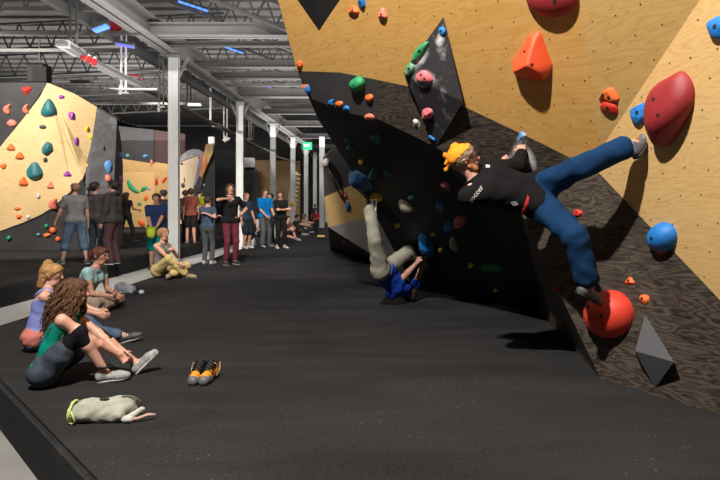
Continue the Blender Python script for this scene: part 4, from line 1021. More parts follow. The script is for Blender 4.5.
cg, _, ct = make_person('climber in black jacket, blue trousers and orange bandana stretched across the overhang', J,
    dict(skin=SKP, vox=.0065, w=1.02, top=dict(col=(.006, .006, .0075), collar=True, sleeve=1.88, e=.026, down=.10, wr=.006, hood=False, name='jacket'),
         bottom=dict(col=(.005, .033, .10), len=1.80, e=.034, wr=.009), shoe=(.10, .11, .13), sole=(.02, .02, .02), lace=(.5, .1, .1), hair='short', hcol=(.23, .17, .12)))
hd, hf, hu, hr = ct['hd'], ct['hf'], ct['hu'], ct['hr']
S = Sdf(); S.cone(hd(0, -.034, .034), hd(0, .020, .040), .104, .094, k=.02); n_ = nv(-.50*hf+.86*hu); S.clip(hd(0, 0, .062), n_)
S.sph(hd(0, -.05, .125), .036, k=.03); S.cone(hd(0, -.115, .05), hd(.01, -.155, .02), .022, .016, k=.01); S.cone(hd(0, -.12, .045), hd(.0, -.14, .085), .014, .022, k=.01)
S.cone(hd(0, -.12, .04), hd(.0, -.165, -.03), .010, .018, k=.01); S.noise = (.005, 70, 1.2)
S.build('bandana', cm('fab', (.85, .30, .02)), cg, .0065)
S = Sdf(); S.cone(hd(-.03, .055, -.085), hd(.03, .055, -.085), .030, k=.02); S.cone(hd(-.058, .02, -.055), hd(-.03, .055, -.088), .022, k=.02); S.cone(hd(.058, .02, -.055), hd(.03, .055, -.088), .022, k=.02); S.noise = (.003, 110, .3)
S.build('beard', cm('hair', (.42, .17, .07)), cg, .0065)
m_ = MB()
for sg in (-1, 1):
    m_.tube([Vector(hd(sg*.033+.024*math.cos(a), .100, .008+.018*math.sin(a))) for a in np.linspace(0, math.tau, 13)], .004, 6); m_.tube([Vector(hd(sg*.057, .098, .012)), Vector(hd(sg*.085, .0, .014))], .004, 6)
m_.tube([Vector(hd(-.01, .102, .012)), Vector(hd(.01, .102, .012))], .004, 6); m_.build('glasses', M['black'], cg)
T, R_, Fw = ct['T'], ct['R'], ct['F']
S = Sdf(); wst = pelv+T*.05
S.cone(pelv+T*.045-R_*.07, pelv+T*.045+R_*.07, .112, k=.02); S.clip(pelv+T*.045, T); S.clip(pelv+T*.075, -T); S.build('waistband', cm('fab', (.5, .03, .04)), cg, .007)
# jacket lettering and the two white marks, laid on the cloth
def on_cloth(name, u, v, size, body, col, text=None, shape=None, ang=0):
    from mathutils.bvhtree import BVHTree
    gar = [c for c in cg.children if c.name.split('.')[0] == body][0]; off = base_of(gar)
    bvh = BVHTree.FromPolygons([q.co+off for q in gar.data.vertices], [tuple(q.vertices) for q in gar.data.polygons])
    eye = Vector((0, 0, EYE))
    h = bvh.ray_cast(eye, Vector(((u-U0)/F, 1, -(v-V0)/F)).normalized())
    if h[0] is None: print('MISS', name); return
    n = h[1].normalized(); n = n if n.dot(eye-h[0]) > 0 else -n
    n = (n*.4+(eye-h[0]).normalized()*.6).normalized()
    x = (Matrix.Rotation(math.radians(ang), 3, 'Y') @ Vector((1, 0, 0))); x = (x-n*x.dot(n)).normalized(); y = n.cross(x)
    if text:
        cu = bpy.data.curves.new(name, 'FONT'); cu.body = text; cu.size = size; cu.extrude = .0; cu.align_x = 'CENTER'; cu.align_y = 'CENTER'; cu.resolution_u = 2
        tmp = bpy.data.objects.new(name, cu); COL.objects.link(tmp); bpy.context.view_layer.update()
        me = bpy.data.meshes.new_from_object(tmp.evaluated_get(bpy.context.evaluated_depsgraph_get())); bpy.data.objects.remove(tmp)
        bm = bmesh.new(); bm.from_mesh(me); bmesh.ops.subdivide_edges(bm, edges=bm.edges, cuts=1)
    else:
        bm = bmesh.new()
        for q in shape:
            bm.faces.new([bm.verts.new((a*size, b*size, 0)) for a, b in q])
    for vt in bm.verts:
        p = h[0]+x*vt.co.x+y*vt.co.y
        r = bvh.ray_cast(p+n*.12, -n); vt.co = (r[0] if r[0] is not None else p)+n*.003-off
    me = bpy.data.meshes.new(name); bm.to_mesh(me); bm.free()
    o = link(name, me, col, gar); return o
wm_ = mat('white_print', (.6, .6, .62), .7)
on_cloth('lettering', 476, 194, .058, 'jacket', wm_, text='soccer', ang=-52)
tri = [[(-.1, -.9), (.15, -.9), (.45, .1), (.2, .5)], [(-.55, -.5), (-.25, -.75), (.1, .6), (-.1, .95)], [(-.9, -.1), (-.65, -.35), (-.25, .9), (-.45, 1.1)]]
on_cloth('triangle_logo', 488.5, 166, .026, 'jacket', wm_, shape=tri, ang=-30)
on_cloth('triangle_logo', 515, 203, .030, 'jacket', wm_, shape=tri, ang=-60)

# ---------------------------------------------------------------- the climber lying under the overhang
s_ = 1.0
J = dict(s=s_, base=tuple(G(398, 303)), pel=A_(383, 274, 7.42), neck=A_(403, 292, 7.62)+V(0, 0, .0))
J['pel'] = A_(382.5, 271, 7.22); J['shL'] = A_(391, 294, 7.42); J['shR'] = A_(412, 293, 7.78); J['neck'] = (J['shL']+J['shR'])/2+V(.03, 0, .01)
J['hL'] = J['pel']+V(-.03, -.09, .02); J['hR'] = J['pel']+V(.05, .09, .02)
J['hc'] = A_(408, 292, 7.70); J['hc'][2] = .135; J['hf'] = nv((.15, -.25, .95)); J['hu'] = nv((.93, .1, -.15))
J['kL'], J['aL'] = ik(J['hL'], A_(369.5, 209, 7.1), .44, .42, A_(374, 240, 6.0)); J['kR'], J['aR'] = ik(J['hR'], A_(424, 262, 7.75), .40, .40, A_(405, 215, 7.2))
J['tL'] = nv((.1, .3, 1)); J['uL'] = V(-1, -.2, 0); J['tR'] = nv((.6, .3, .6)); J['uR'] = V(-.3, 0, .9)
J['eL'], J['wL'] = ik(J['shL'], A_(421, 258, 7.42), .29, .26, A_(392, 255, 7.1)); J['eR'], J['wR'] = ik(J['shR'], A_(425, 259, 7.6), .29, .26, A_(425, 275, 7.2))
for k in 'LR': J['pn'+k] = V(.6, .5, .3); J['curl'+k] = .7
J['hdL'] = nv((.35, .2, .8)); J['hdR'] = nv((.1, .2, .9))
make_person('climber in a blue T-shirt lying on the mat, feet and hands on the overhang', J,
    dict(skin=(.50, .26, .19), vox=.009, w=1.08, top=dict(col=(.01, .06, .46), sleeve=.7, e=.018, down=-.01, wr=.006), bottom=dict(col=(.26, .25, .21), len=1.95, e=.026, wr=.010), shoe=(.12, .12, .13), hair='short', hcol=(.04, .025, .02)))

# ---------------------------------------------------------------- four women sitting on the mat
def gp(u, v): p = G(u, v); return p.x, p.y
LHAIR = (.16, .07, .03)
# curly-haired woman in front
J = pose(-2.63, 4.22, 0, (.95, .30), 1.56, pel=(0, 0, .155), lean=20, head=(4, -6), fem=True, hL=(.02, .60, .20), hR=(.02, .62, .17), eL=(-.5, .3, .5), eR=(.55, .25, .45),
         fL=(-.10, .68, .10), fR=(.08, .46, .09), kL=(-.25, .35, 1), kR=(.25, .2, 1), tL=(0, .75, .75), tR=(.1, 1, .08))
J['uL'] = V(-.7, -.2, .7)
c1, _, ct1 = make_person('curly brown-haired woman in a teal vest sitting nearest at the left', J,
    dict(fem=True, skin=(.66, .36, .27), vox=.0065, top=dict(tank=True, col=(.0, .24, .18), e=.010, down=.005, wr=.004), bottom=[dict(col=(.045, .06, .085), len=.50, mat='denim', e=.026, wr=.009, name='denim_shorts'), dict(col=(.008, .008, .010), len=1.22, e=.008, wr=.002, name='leggings')],
         shoe=(.33, .34, .34), sole=(.5, .52, .5), hair='long', hcol=(.075, .032, .015)))
hd1 = ct1['hd']; rnd = random.Random(4)
m_ = MB()
for i in range(230):
    a = rnd.uniform(-2.3, 2.3); ph = rnd.uniform(0, 6); L_ = rnd.uniform(.30, .44); r0 = .084+rnd.uniform(-.004, .018); top = rnd.uniform(.02, .10)
    pts = []; rr = []
    for k in range(15):
        t = k/14; rad = math.sqrt(max(.02, 1-(min(top, .098)/.11)**2))*r0 if t == 0 else r0*(1+.55*min(1, t*2.2))+.02*t
        z_ = top+.012-L_*t; wob = .013*min(1, t*3)
        x_ = math.sin(a)*rad+wob*math.sin(ph+t*19); y_ = -math.cos(a)*rad-.018-.035*t+wob*math.cos(ph+t*19)
        pts.append(Vector(hd1(x_, y_, z_))); rr.append(.0058*(1-.55*t))
    m_.tube(pts, rr, 5)
m_.build('curls', [cm('hair', (.12, .052, .02))], c1)
m_ = MB(); J_ = J; an = J_['aR']; m_.tube([Vector(an+V(.05*math.cos(a), .05*math.sin(a), .045)) for a in np.linspace(0, math.tau, 13)], .012, 6); m_.build('ankle_strap', M['black'], c1)
# blonde woman behind her
J = pose(-3.36, 5.22, 0, (.93, .42), 1.54, pel=(0, 0, .155), lean=13, head=(12, -12), fem=True, hL=(-.05, .62, .34), hR=(.10, .70, .30), eL=(-.5, .2, .4), eR=(.5, .2, .3),
         fL=(-.12, .62, .09), fR=(.08, .84, .09), kL=(-.2, .3, 1), kR=(.2, .3, 1), tL=(-.1, 1, .2), tR=(.15, 1, .25))
c2, _, ct2 = make_person('blonde woman in a periwinkle vest sitting behind the curly-haired woman', J,
    dict(fem=True, skin=(.66, .37, .27), vox=.0075, top=dict(tank=True, col=(.22, .27, .62), e=.014, down=-.05, wr=.005), bottom=dict(col=(.07, .11, .18), len=1.86, mat='denim', e=.016),
         shoe=(.06, .06, .065), sole=(.5, .5, .5), lace=(.7, .7, .7), hair='short', hcol=(.42, .23, .08)))
hd2 = ct2['hd']; S = Sdf()
for a in np.linspace(-1.2, 1.2, 5): S.cone(hd2(.07*math.sin(a), -.03-.05*math.cos(a), .05), hd2(.055*math.sin(a), -.05-.045*math.cos(a), -.13), .035, .022, k=.02)
S.sph(hd2(0, -.06, .105), .045, k=.03); S.noise = (.006, 75, .4); S.build('tied_hair', cm('hair', (.42, .23, .08)), c2, .0075)
S = Sdf(); pl, T2, R2 = J['pel'], ct2['T'], ct2['R']; S.cone(pl-R2*.08-V(0, 0, .0), pl+R2*.08, .112, k=.02); S.clip(pl+T2*.075, -T2); S.noise = (.008, 30, 1); S.clip(V(0, 0, .012), V(0, 0, 1)); S.build('salmon_shirt_hem', cm('fab', (.55, .19, .15)), c2, .008)
# third, light blue T-shirt
J = pose(-4.02, 7.12, 0, (.97, -.10), 1.66, pel=(0, 0, .155), lean=30, head=(0, -10), fem=True, hL=(-.06, .46, .24), hR=(.02, .50, .20), eL=(-.4, .1, .1), eR=(.35, .15, -.1),
         fL=(.12, .42, .09), fR=(-.14, .36, .08), kL=(-.5, .45, .1), kR=(.55, .5, .2), tL=(.7, .5, 0), tR=(-.7, .5, 0))
make_person('woman with tied dark red hair and light blue T-shirt sitting cross-legged on the mat', J,
    dict(fem=True, skin=(.55, .29, .21), vox=.009, top=dict(col=(.34, .52, .54), sleeve=.30, e=.012, down=.03, wr=.004), bottom=dict(col=(.34, .26, .20), len=1.9, e=.020, wr=.008),
         shoe=(.03, .03, .035), hair='pony', hcol=(.09, .025, .015)))
# fourth, grey vest and beige trousers
J = pose(-4.28, 10.25, 0, (.95, -.30), 1.72, pel=(0, 0, .155), lean=6, head=(10, -2), fem=True, hL=(-.05, .26, .50), hR=(.12, .56, .24), eL=(-.35, .35, .1), eR=(.4, .2, .1),
         fL=(.16, .40, .09), fR=(-.02, .56, .08), kL=(-.6, .45, .3), kR=(.4, .5, .8), tL=(.8, .5, 0), tR=(-.2, 1, 0))
make_person('woman with blonde hair, grey vest and pale yellow trousers sitting beside the walkway', J,
    dict(fem=True, skin=(.58, .31, .21), vox=.010, top=dict(tank=True, col=(.20, .19, .18), e=.010, down=.02), bottom=dict(col=(.60, .47, .20), len=1.9, e=.024, wr=.010), shoe=(.30, .24, .14), hair='short', hcol=(.36, .18, .07)))

# ---------------------------------------------------------------- people standing or sitting farther off
def stand(u, vf, vh, face, label, st, z=0.0, group=None, vox=None, **k):
    p = G(u, vf, z); h = (vf-vh)*p.y/F*1.0
    st = dict(st); st.setdefault('vox', vox or (.012 if p.y < 14 else .015))
    k.setdefault('fem', st.get('fem', False))
    J = pose(p.x, p.y, z, face, h, **k)
    return make_person(label, J, st, group)
SKD = (.52, .27, .19)
stand(76, 264, 182.5, (-.75, .65), 'man in grey T-shirt and denim shorts on the left mat, looking up at the wall', dict(skin=(.62, .34, .25), top=dict(col=(.22, .22, .22), sleeve=.62, e=.022, down=.06), bottom=dict(col=(.11, .17, .26), mat='denim', len=1.35, e=.032, name='denim_shorts'), shoe=(.12, .13, .14), hair='buzz', hcol=(.30, .17, .10)),
      lean=6, head=(-10, 14), hL=(-.34, .30, .80), hR=(.26, .05, .82), fL=(-.22, .12), fR=(.16, -.16), vox=.010)
stand(95, 261, 181.5, (.15, .98), 'woman with dark ponytail raising one arm beside the man in grey', dict(fem=True, skin=(.60, .33, .26), top=dict(col=(.09, .075, .075), sleeve=.5, e=.016), bottom=dict(col=(.045, .055, .075), len=1.9, e=.020, mat='denim'), shoe=(.03, .03, .03), hair='pony', hcol=(.03, .018, .015)),
      head=(20, 12), hR=(.16, .42, 1.62), eR=(.7, .3, 1.0), hL=(-.25, .12, .95))
stand(113.5, 264, 180, (-.98, .10), 'young man in a charcoal hoodie and brown trousers on the left mat', dict(skin=(.62, .34, .27), top=dict(col=(.050, .045, .045), sleeve=1.9, e=.030, down=.09, hood=True), bottom=dict(col=(.075, .038, .040), len=1.95, e=.028), shoe=(.02, .02, .02), hair='short', hcol=(.018, .013, .012)),
      head=(0, 6), hL=(-.22, .12, .86), hR=(.22, .10, .84), vox=.010)
stand(126, 243, 192, (.2, .98), 'long-haired person in dark clothes striding on the left mat behind the hoodie', dict(fem=True, skin=SKD, top=dict(col=(.03, .028, .03), sleeve=.5), bottom=dict(col=(.028, .028, .032), len=1.95), shoe=(.05, .05, .05), hair='long', hcol=(.16, .08, .045)),
      hR=(.36, .18, 1.12), fL=(-.18, -.18), fR=(.30, .05))
stand(156.5, 269, 193, (.35, -.93), 'man in navy T-shirt and teal shorts left of the nearest column', dict(skin=SKD, top=dict(col=(.018, .035, .10), sleeve=.6, e=.022, down=.06), bottom=dict(col=(.0, .25, .24), len=.92, e=.034), shoe=(.06, .06, .07), hair='short', hcol=(.06, .03, .018)),
      z=-.35, hL=(-.02, .30, .98), hR=(.10, .26, .88), head=(8, -8))
o = empty('chalk_bag', P(151, 231, 13.85), 'lime green chalk bag held by the man in teal shorts', 'chalk bag')
S = Sdf(); c = V(*P(151, 231.5, 13.85)); S.cone(c+V(0, 0, -.07), c+V(0, 0, .07), .10, .12, k=.02); S.noise = (.006, 40, 0); S.clip(c+V(0, 0, .10), V(0, 0, -1)); S.build('bag_body', cm('fab', (.50, .62, .05)), o, .012)
MB().tube([Vector(c)+Vector((.125*math.cos(a), .125*math.sin(a), .10)) for a in np.linspace(0, math.tau, 17)], .014, 6).build('rim', cm('fab', (.30, .40, .03)), o)
stand(163.5, 250, 189.5, (-.8, .5), 'dark-haired person in a dark shirt half hidden behind the nearest column', dict(skin=SKD, top=dict(col=(.03, .03, .04), sleeve=.6), bottom=dict(col=(.03, .03, .035), len=1.9), shoe=(.03, .03, .03), hair='short', hcol=(.02, .015, .012)))
stand(191, 243.5, 188, (-.5, .8), 'man in rust red T-shirt and black shorts right of the nearest column', dict(skin=(.55, .28, .20), top=dict(col=(.22, .06, .045), sleeve=.6, e=.02, down=.08), bottom=dict(col=(.02, .018, .02), len=.75, e=.03), shoe=(.25, .16, .12), hair='short', hcol=(.10, .03, .02)), hL=(-.24, -.02, .82))
stand(185.5, 241.5, 190, (.3, .9), 'person in brown clothes just left of the man in rust red', dict(skin=SKD, top=dict(col=(.12, .06, .05), sleeve=1.2), bottom=dict(col=(.10, .05, .045), len=1.9), shoe=(.1, .06, .05), hair='short', hcol=(.05, .02, .015)))
stand(199.5, 240.5, 188, (.6, .75), 'person in a lime yellow shirt mostly hidden behind the rust red shirt', dict(skin=SKD, top=dict(col=(.52, .62, .03), sleeve=.6), bottom=dict(col=(.04, .04, .05), len=1.9), shoe=(.03, .03, .03), hair='short', hcol=(.03, .02, .02)))
stand(207.5, 264, 196, (.15, .98), 'person in slate blue T-shirt and grey leggings seen from behind', dict(fem=True, skin=(.60, .33, .25), top=dict(col=(.055, .085, .14), sleeve=.5, e=.016, down=.0), bottom=dict(col=(.09, .095, .105), len=1.93, e=.014), shoe=(.45, .47, .5), hair='short', hcol=(.045, .022, .016)),
      head=(25, -18), hL=(.16, .20, 1.22), hR=(.05, -.16, 1.30), eR=(.5, -.3, 1.0), eL=(-.5, .2, 1.0), fL=(-.09, 0), fR=(.09, .05), vox=.010)
stand(230.5, 264.5, 183.5, (.62, -.78), 'woman in a black T-shirt and maroon leggings standing with one hand on her hip', dict(fem=True, skin=(.60, .32, .22), top=dict(col=(.010, .010, .011), sleeve=.62, e=.018, down=.05), bottom=dict(col=(.14, .026, .040), len=1.9, e=.012), shoe=(.04, .02, .025), hair='long', hcol=(.055, .02, .014)),
      head=(20, 2), hL=(-.19, .10, 1.06), eL=(-.9, -.2, 1.1), hR=(.12, .12, 1.42), eR=(.9, .0, 1.32), fL=(-.10, 0), fR=(.12, .04), vox=.010)
stand(246, 248.5, 192.5, (.85, -.45), 'bald man in a navy T-shirt and navy shorts facing right', dict(skin=(.55, .29, .20), top=dict(col=(.025, .04, .075), sleeve=.65, e=.022, down=.08), bottom=dict(col=(.018, .022, .035), len=.95, e=.032), shoe=(.55, .55, .55), hair='buzz', hcol=(.20, .11, .07)), hL=(-.2, .18, .85), head=(5, 0))
stand(264.5, 247, 189, (.72, -.65), 'man in a bright blue T-shirt and grey trousers', dict(skin=(.62, .33, .23), top=dict(col=(.0, .17, .50), sleeve=.72, e=.024, down=.06), bottom=dict(col=(.10, .10, .11), len=1.95, e=.026), shoe=(.28, .29, .31), hair='short', hcol=(.10, .05, .03)), hL=(-.16, .28, .90), hR=(.12, .24, .95), fL=(-.18, .0), fR=(.14, .08))
stand(270.5, 245, 193, (-.3, -.9), 'person in grey half hidden between the blue and black T-shirts', dict(skin=(.50, .27, .20), top=dict(col=(.06, .07, .09), sleeve=.6), bottom=dict(col=(.03, .035, .045), len=1.95), shoe=(.3, .3, .32), hair='short', hcol=(.03, .02, .015)))
stand(280.5, 248.5, 191, (.55, -.8), 'woman dressed all in black with crossed arms and white shoes', dict(fem=True, skin=(.55, .29, .20), top=dict(col=(.012, .012, .013), sleeve=.6, e=.020, down=.06), bottom=dict(col=(.012, .012, .013), len=1.75, e=.016), shoe=(.5, .5, .5), hair='bun', hcol=(.05, .022, .015)),
      hL=(.10, .24, 1.18), hR=(-.10, .26, 1.20), eL=(-.6, .0, 1.0), eR=(.6, .0, 1.0), head=(30, -4), fL=(-.12, .04), fR=(.12, 0))
stand(315, 229, 204, (-.2, -.9), 'standing person in dark grey behind the child in red', dict(skin=(.45, .26, .2), vox=.018, top=dict(col=(.06, .05, .055), sleeve=1.2), bottom=dict(col=(.03, .03, .03), len=1.9), shoe=(.02, .02, .02), hair='short', hcol=(.02, .015, .015)))
stand(316.5, 233.5, 209.5, (-.5, -.85), 'child in a red T-shirt standing far off by the last columns', dict(skin=(.5, .28, .2), vox=.013, top=dict(col=(.42, .02, .03), sleeve=.8), bottom=dict(col=(.03, .03, .045), len=1.9), shoe=(.03, .03, .03), hair='short', hcol=(.02, .015, .015)), hL=(-.3, .30, 1.1))
def sit(x, y, face, label, st, z=0, pel=(0, 0, .155), h=1.72, **k):
    st = dict(st); st.setdefault('vox', .014); k.setdefault('fem', st.get('fem', False))
    d = dict(lean=22, hL=(-.12, .50, .42), hR=(.12, .50, .42), eL=(-.5, .1, .3), eR=(.5, .1, .3), fL=(-.12, .50, .085), fR=(.12, .52, .085), kL=(-.2, .3, 1.2), kR=(.2, .3, 1.2)); d.update(k)
    return make_person(label, pose(x, y, z, face, h, pel=pel, **d), st)
sit(-4.12, 23.3, (.95, -.2), 'person in a dark T-shirt sitting with knees up, left of the pair far off', dict(skin=(.5, .28, .2), top=dict(col=(.035, .04, .045), sleeve=.6), bottom=dict(col=(.06, .055, .05), len=1.9), shoe=(.3, .3, .32), hair='short', hcol=(.02, .015, .012)), hL=(-.1, .75, .45), hR=(.1, .72, .42))
sit(-4.05, 24.6, (.97, .1), 'person with light brown hair sitting far off, right of the pair', dict(fem=True, skin=(.58, .33, .24), top=dict(col=(.40, .26, .20), sleeve=.8), bottom=dict(col=(.06, .05, .05), len=1.9), shoe=(.4, .4, .4), hair='long', hcol=(.18, .09, .045)), hL=(-.1, .80, .45), hR=(.1, .78, .42))
sit(-3.92, 20.4, (.75, -.6), 'person with a bare leg stretched out sitting behind the woman in black', dict(skin=(.60, .33, .24), top=dict(col=(.24, .10, .07), sleeve=.6), bottom=dict(col=(.05, .05, .05), len=.7), shoe=(.55, .55, .56), hair='short', hcol=(.05, .025, .02)), fR=(.14, .86, .085), kR=(.3, .5, .8))
sit(-4.30, 18.4, (.5, -.8), 'person in a white shirt sitting low between the navy and bright blue T-shirts', dict(skin=(.55, .30, .22), top=dict(col=(.50, .48, .47), sleeve=.7), bottom=dict(col=(.03, .03, .035), len=1.9), shoe=(.05, .05, .05), hair='short', hcol=(.02, .015, .012)), pel=(0, 0, .37))
tag(MB().box((-4.28, 18.55, .11), (.60, .42, .22), None, .03).build('padded_block', M['black']), 'low black padded block under the person in the white shirt', 'seat')
# ---------------------------------------------------------------- things lying on the mat
cx = V(*G(105, 419)); ax_ = nv((.98, .10, 0)); ay_ = V(-ax_[1], ax_[0], 0); q = lambda a, b, c: cx+ax_*a+ay_*b+V(0, 0, c)
o = empty('chalk_bag', Vector(cx), 'grey-green chalk bag with neon cord lying in front of the women', 'chalk bag')
S = Sdf(); S.cone(q(-.12, .0, .062), q(.12, .02, .066), .070, .066, k=.03); S.sph(q(.13, .03, .055), .06, k=.03); S.cone(q(-.15, -.03, .05), q(.10, -.05, .045), .052, .045, k=.03); S.cone(q(.0, .05, .07), q(.12, .05, .08), .045, .04, k=.03)
S.noise = (.009, 38, .8); S.clip(V(0, 0, .003), V(0, 0, 1)); S.clip(q(-.185, 0, 0), ax_)
S.build('bag_body', mat('bag_canvas', (.36, .37, .31), .85, bump=.7, bscale=30, var=.2, vscale=8), o, .005)
neon = mat('neon_cord', (.55, .65, .22), .6)
MB().tube([Vector(q(-.182, .072*math.cos(a)-.01, .064+.062*math.sin(a))) for a in np.linspace(0, math.tau, 19)], .008, 6).build('drawstring', neon, o)
MB().tube([Vector(q(-.19+.0*t, -.07-.02*math.sin(t*3), .10-.09*t)) for t in np.linspace(0, 1, 8)]+[Vector(q(-.16, -.085, .008)), Vector(q(-.14, -.10, .03)), Vector(q(-.17, -.09, .09))], .005, 6).build('yellow_loop', neon, o)
MB().tube([Vector(q(.12+.09*math.sin(a), .03-.02*math.cos(a), .085+.055*math.cos(a))) for a in np.linspace(-.2, 2.9, 12)], .007, 6).build('handle_loop', cm('fab', (.14, .16, .13)), o)
MB().tube([Vector(q(-.21-.02*math.sin(a), .03, .06+.05*math.cos(a))) for a in np.linspace(0, 3.1, 9)], .006, 6).build('webbing_loop', cm('fab', (.20, .21, .19)), o)
S = Sdf(); S.cone(q(-.02, -.01, .128), q(.02, -.01, .130), .012, k=.01); S.build('cord_lock', M['black'], o, .005)
S = Sdf(); S.cone(q(.17, -.06, .025), q(.235, -.02, .06), .022, .018, k=.01); S.cone(q(.15, -.07, .02), q(.18, -.08, .02), .024, .02, k=.01); S.noise = (.003, 80, 0); 
S.build('brush_head', mat('brush_white', (.52, .52, .48), .8, bump=.8, bscale=60), o, .005)
MB().tube([Vector(q(.18, -.08, .02)), Vector(q(.23, -.07, .022)), Vector(q(.28, -.05, .035)), Vector(q(.325, -.04, .03))], [.011, .010, .011, .010], 8).build('strap_end', mat('strap_pink', (.50, .33, .28), .7), o)
# black and orange climbing shoes
c = V(*G(200, 383)); 
for i, (dx, lb) in enumerate(((-.038, 'left one of the black and orange climbing shoes standing on the mat'), (.045, 'right one of the black and orange climbing shoes standing on the mat'))):
    b = c+V(dx, 0, 0); o = empty('climbing_shoe', Vector(b), lb, 'shoe', 'climbing shoes'); sg = -1 if i == 0 else 1
    S = Sdf(); S.cone(b+V(0, -.02, .045), b+V(sg*.012, .10, .06), .040, .036, k=.02); S.cone(b+V(sg*.012, .10, .05), b+V(sg*.016, .15, .06), .036, .033, k=.02); S.cone(b+V(sg*.014, .13, .06), b+V(sg*.014, .15, .10), .034, .030, k=.02)
    S.pr.append((b+V(0, 0, 0), V(0, 0, 1))); S.subs.append((b+V(sg*.014, .10, .12), b+V(sg*.014, .13, .15), .022, .028, .01)); S.build('upper', mat('shoe_orange', (.75, .30, .02), .5, var=.3, vscale=40), o, .004)
    S = Sdf(); S.cone(b+V(0, -.045, .030), b+V(sg*.006, .02, .034), .042, .047, k=.02); S.pr.append((b+V(0, 0, 0), V(0, 0, 1))); S.pr.append((b+V(0, 0, .062), V(0, -.35, -1))); S.build('toe_rubber', mat('shoe_rubber', (.13, .13, .15), .5), o, .004)
    m_ = MB()
    for k in range(5): m_.tube([Vector(b+V(-.042, .035+.028*k, .06+.012*k)), Vector(b+V(0, .03+.028*k, .100+.012*k)), Vector(b+V(.042, .035+.028*k, .06+.012*k))], .012, 6)
    m_.build('closure_strap', M['black'], o)
    m_ = MB(); m_.tube([Vector(b+V(sg*.04, .14, .09)), Vector(b+V(sg*.065, .15, .12)), Vector(b+V(sg*.07, .12, .07)), Vector(b+V(sg*.055, .08, .03))], .005, 6); m_.build('pull_loop', cm('fab', (.45, .30, .15)), o)
# grey chalk bag beside the third woman, with a white cap lying next to it
c = V(*G(124.5, 294)); o = empty('chalk_bag', Vector(c), 'small blue-grey chalk bag lying beside the woman in light blue', 'chalk bag')
S = Sdf(); S.cone(c+V(-.06, 0, .10), c+V(.10, .02, .07), .085, .06, k=.03); S.cone(c+V(-.10, 0, .05), c+V(.10, 0, .05), .055, .045, k=.03); S.noise = (.008, 40, .2); S.clip(V(0, 0, .004), V(0, 0, 1)); S.build('bag_body', mat('bag_bluegrey', (.24, .26, .31), .8, bump=.6, bscale=40, var=.3), o, .008)
MB().tube([Vector(c+V(.10, 0, .06)), Vector(c+V(.17, -.02, .03)), Vector(c+V(.22, 0, .03))], .018, 6).build('cord', cm('fab', (.03, .03, .04)), o)
tag(MB().ball(G(141.5, 294.5)+Vector((0, 0, .035)), (.04, .035, .035), 3).build('chalk_ball', mat('chalk', (.6, .6, .62), .9)), 'small white chalk ball next to the blue-grey chalk bag', 'chalk ball')
# bits by the far group
def bottle(u, v, lb, col):
    p = G(u, v); o = empty('water_bottle', p, lb, 'bottle'); b = MB(); b.tube([p+Vector((0, 0, z)) for z in (0, .17, .21)], [.045, .045, .02], 10); b.build('bottle_body', mat('bottle_plastic', col, .2), o); MB().tube([p+Vector((0, 0, .21)), p+Vector((0, 0, .25))], .02, 8).build('cap', M['white_steel'], o)
bottle(252.5, 248, 'clear water bottle standing right of the bald man\'s feet', (.4, .45, .5))
bottle(254, 246, 'white water bottle behind the clear one', (.5, .5, .5))
p = G(321, 239); o = empty('bag', p, 'small black and yellow shoe lying on the mat far off, below the child in red', 'shoe'); S = Sdf(); S.cone(V(*p)+V(-.1, 0, .07), V(*p)+V(.12, 0, .07), .07, k=.03); S.clip(V(0, 0, .07), V(0, 0, -1)); S.build('lower', cm('shoe', (.03, .03, .03)), o, .015)
S = Sdf(); S.cone(V(*p)+V(-.1, 0, .10), V(*p)+V(.12, 0, .10), .05, k=.03); S.clip(V(0, 0, .07), V(0, 0, 1)); S.build('upper', cm('shoe', (.6, .42, .12)), o, .015); o.name = 'climbing_shoe'

# ---------------------------------------------------------------- light: ceiling spots of the hall, plus unseen area fills
def spot(loc, to, W_, size, blend=.6, r=.25, col=(1, .93, .84)):
    l = bpy.data.lights.new('ceiling_spot', 'SPOT'); l.energy = W_; l.spot_size = math.radians(size); l.spot_blend = blend; l.shadow_soft_size = r; l.color = col
    o = bpy.data.objects.new('ceiling_spot', l); COL.objects.link(o); o.location = loc; o.rotation_euler = (Vector(to)-Vector(loc)).to_track_quat('-Z', 'Y').to_euler(); return o
def area(loc, to, W_, sx, sy, col=(1, .96, .92)):  # unseen fill panel, added mainly to brighten the roof from below
    l = bpy.data.lights.new('unseen_fill', 'AREA'); l.shape = 'RECTANGLE'; l.size = sx; l.size_y = sy; l.energy = W_; l.color = col
    o = bpy.data.objects.new('unseen_fill', l); COL.objects.link(o); o.location = loc; o.rotation_euler = (Vector(to)-Vector(loc)).to_track_quat('-Z', 'Y').to_euler(); return o
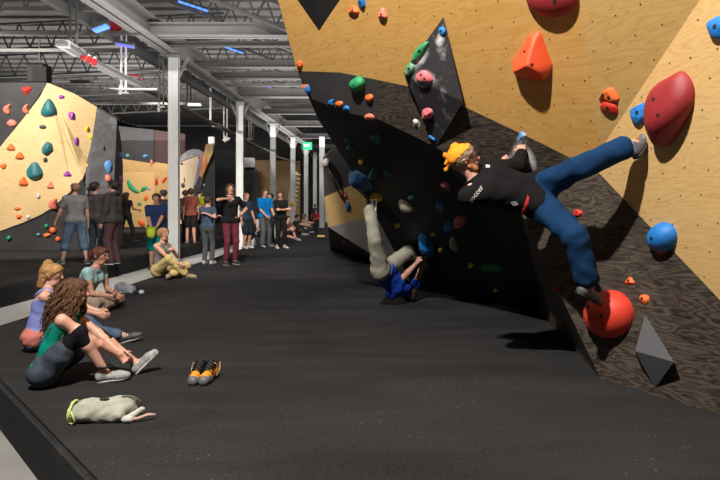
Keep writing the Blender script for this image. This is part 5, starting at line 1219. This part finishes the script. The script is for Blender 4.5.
spot((-1.5, .9, 6.5), (.6, 5.0, 1.4), 3300, 100, .5, .09)
spot((-5.6, 4.4, 6.8), (-5.3, 9.0, 0), 950, 62, .8, .12)
spot((-3.6, 8.4, 4.8), (-.7, 11.8, .8), 650, 54, .6, .1)
spot((-4.6, 5.2, 5.4), (-.1, 7.6, .5), 600, 22, .8, .1)
spot((-2.6, 6.0, 6.9), (-5.6, 13.6, .9), 2400, 62, .8, .14)
spot((-10.4, 8.5, 5.2), (-9.6, 15.6, 2.7), 4200, 60, .5, .15)
spot((-2.0, 12.6, 4.9), (-4.2, 18.5, 1), 900, 75, .8, .2)
spot((-12, 22, 5.8), (-14, 29, 1.5), 3000, 80, .8, .2)
spot((-8.5, 19.5, 5.6), (-9.8, 27, 3), 1500, 50, .8, .2)
area((-4.2, 9, 3.9), (-4.2, 9, 8), 260, 4, 8)
area((-11, 10.5, 4.5), (-11, 10.5, 8), 260, 6, 5)
area((-13, 27, 4.6), (-13, 27, 8), 700, 10, 12)
area((-2.5, 18, 4.4), (-2.5, 18, 8), 320, 4, 10)
area((-3.5, 29, 4.4), (-3.5, 29, 8), 420, 5, 12)
area((-3.0, 33, 5.0), (-3, 33, 0), 260, 5, 12)
w = bpy.data.worlds.new('hall_air'); SC.world = w; w.use_nodes = True; w.node_tree.nodes['Background'].inputs[0].default_value = (.55, .60, .72, 1); w.node_tree.nodes['Background'].inputs[1].default_value = .1

# ---------------------------------------------------------------- camera
cam = bpy.data.cameras.new('camera'); co = bpy.data.objects.new('camera', cam); COL.objects.link(co); SC.camera = co
co.location = (0, 0, EYE); co.rotation_euler = (math.radians(90), 0, 0)
cam.sensor_fit = 'HORIZONTAL'; cam.sensor_width = 36; cam.lens = 36*F/720; cam.shift_x = -(U0-360)/720; cam.shift_y = -(240-V0)/720
cam.clip_start = .05; cam.clip_end = 200
vs = SC.view_settings; vs.view_transform = 'Standard'; vs.look = 'None'; vs.gamma = 1; vs.use_curve_mapping = False; vs.exposure = 0
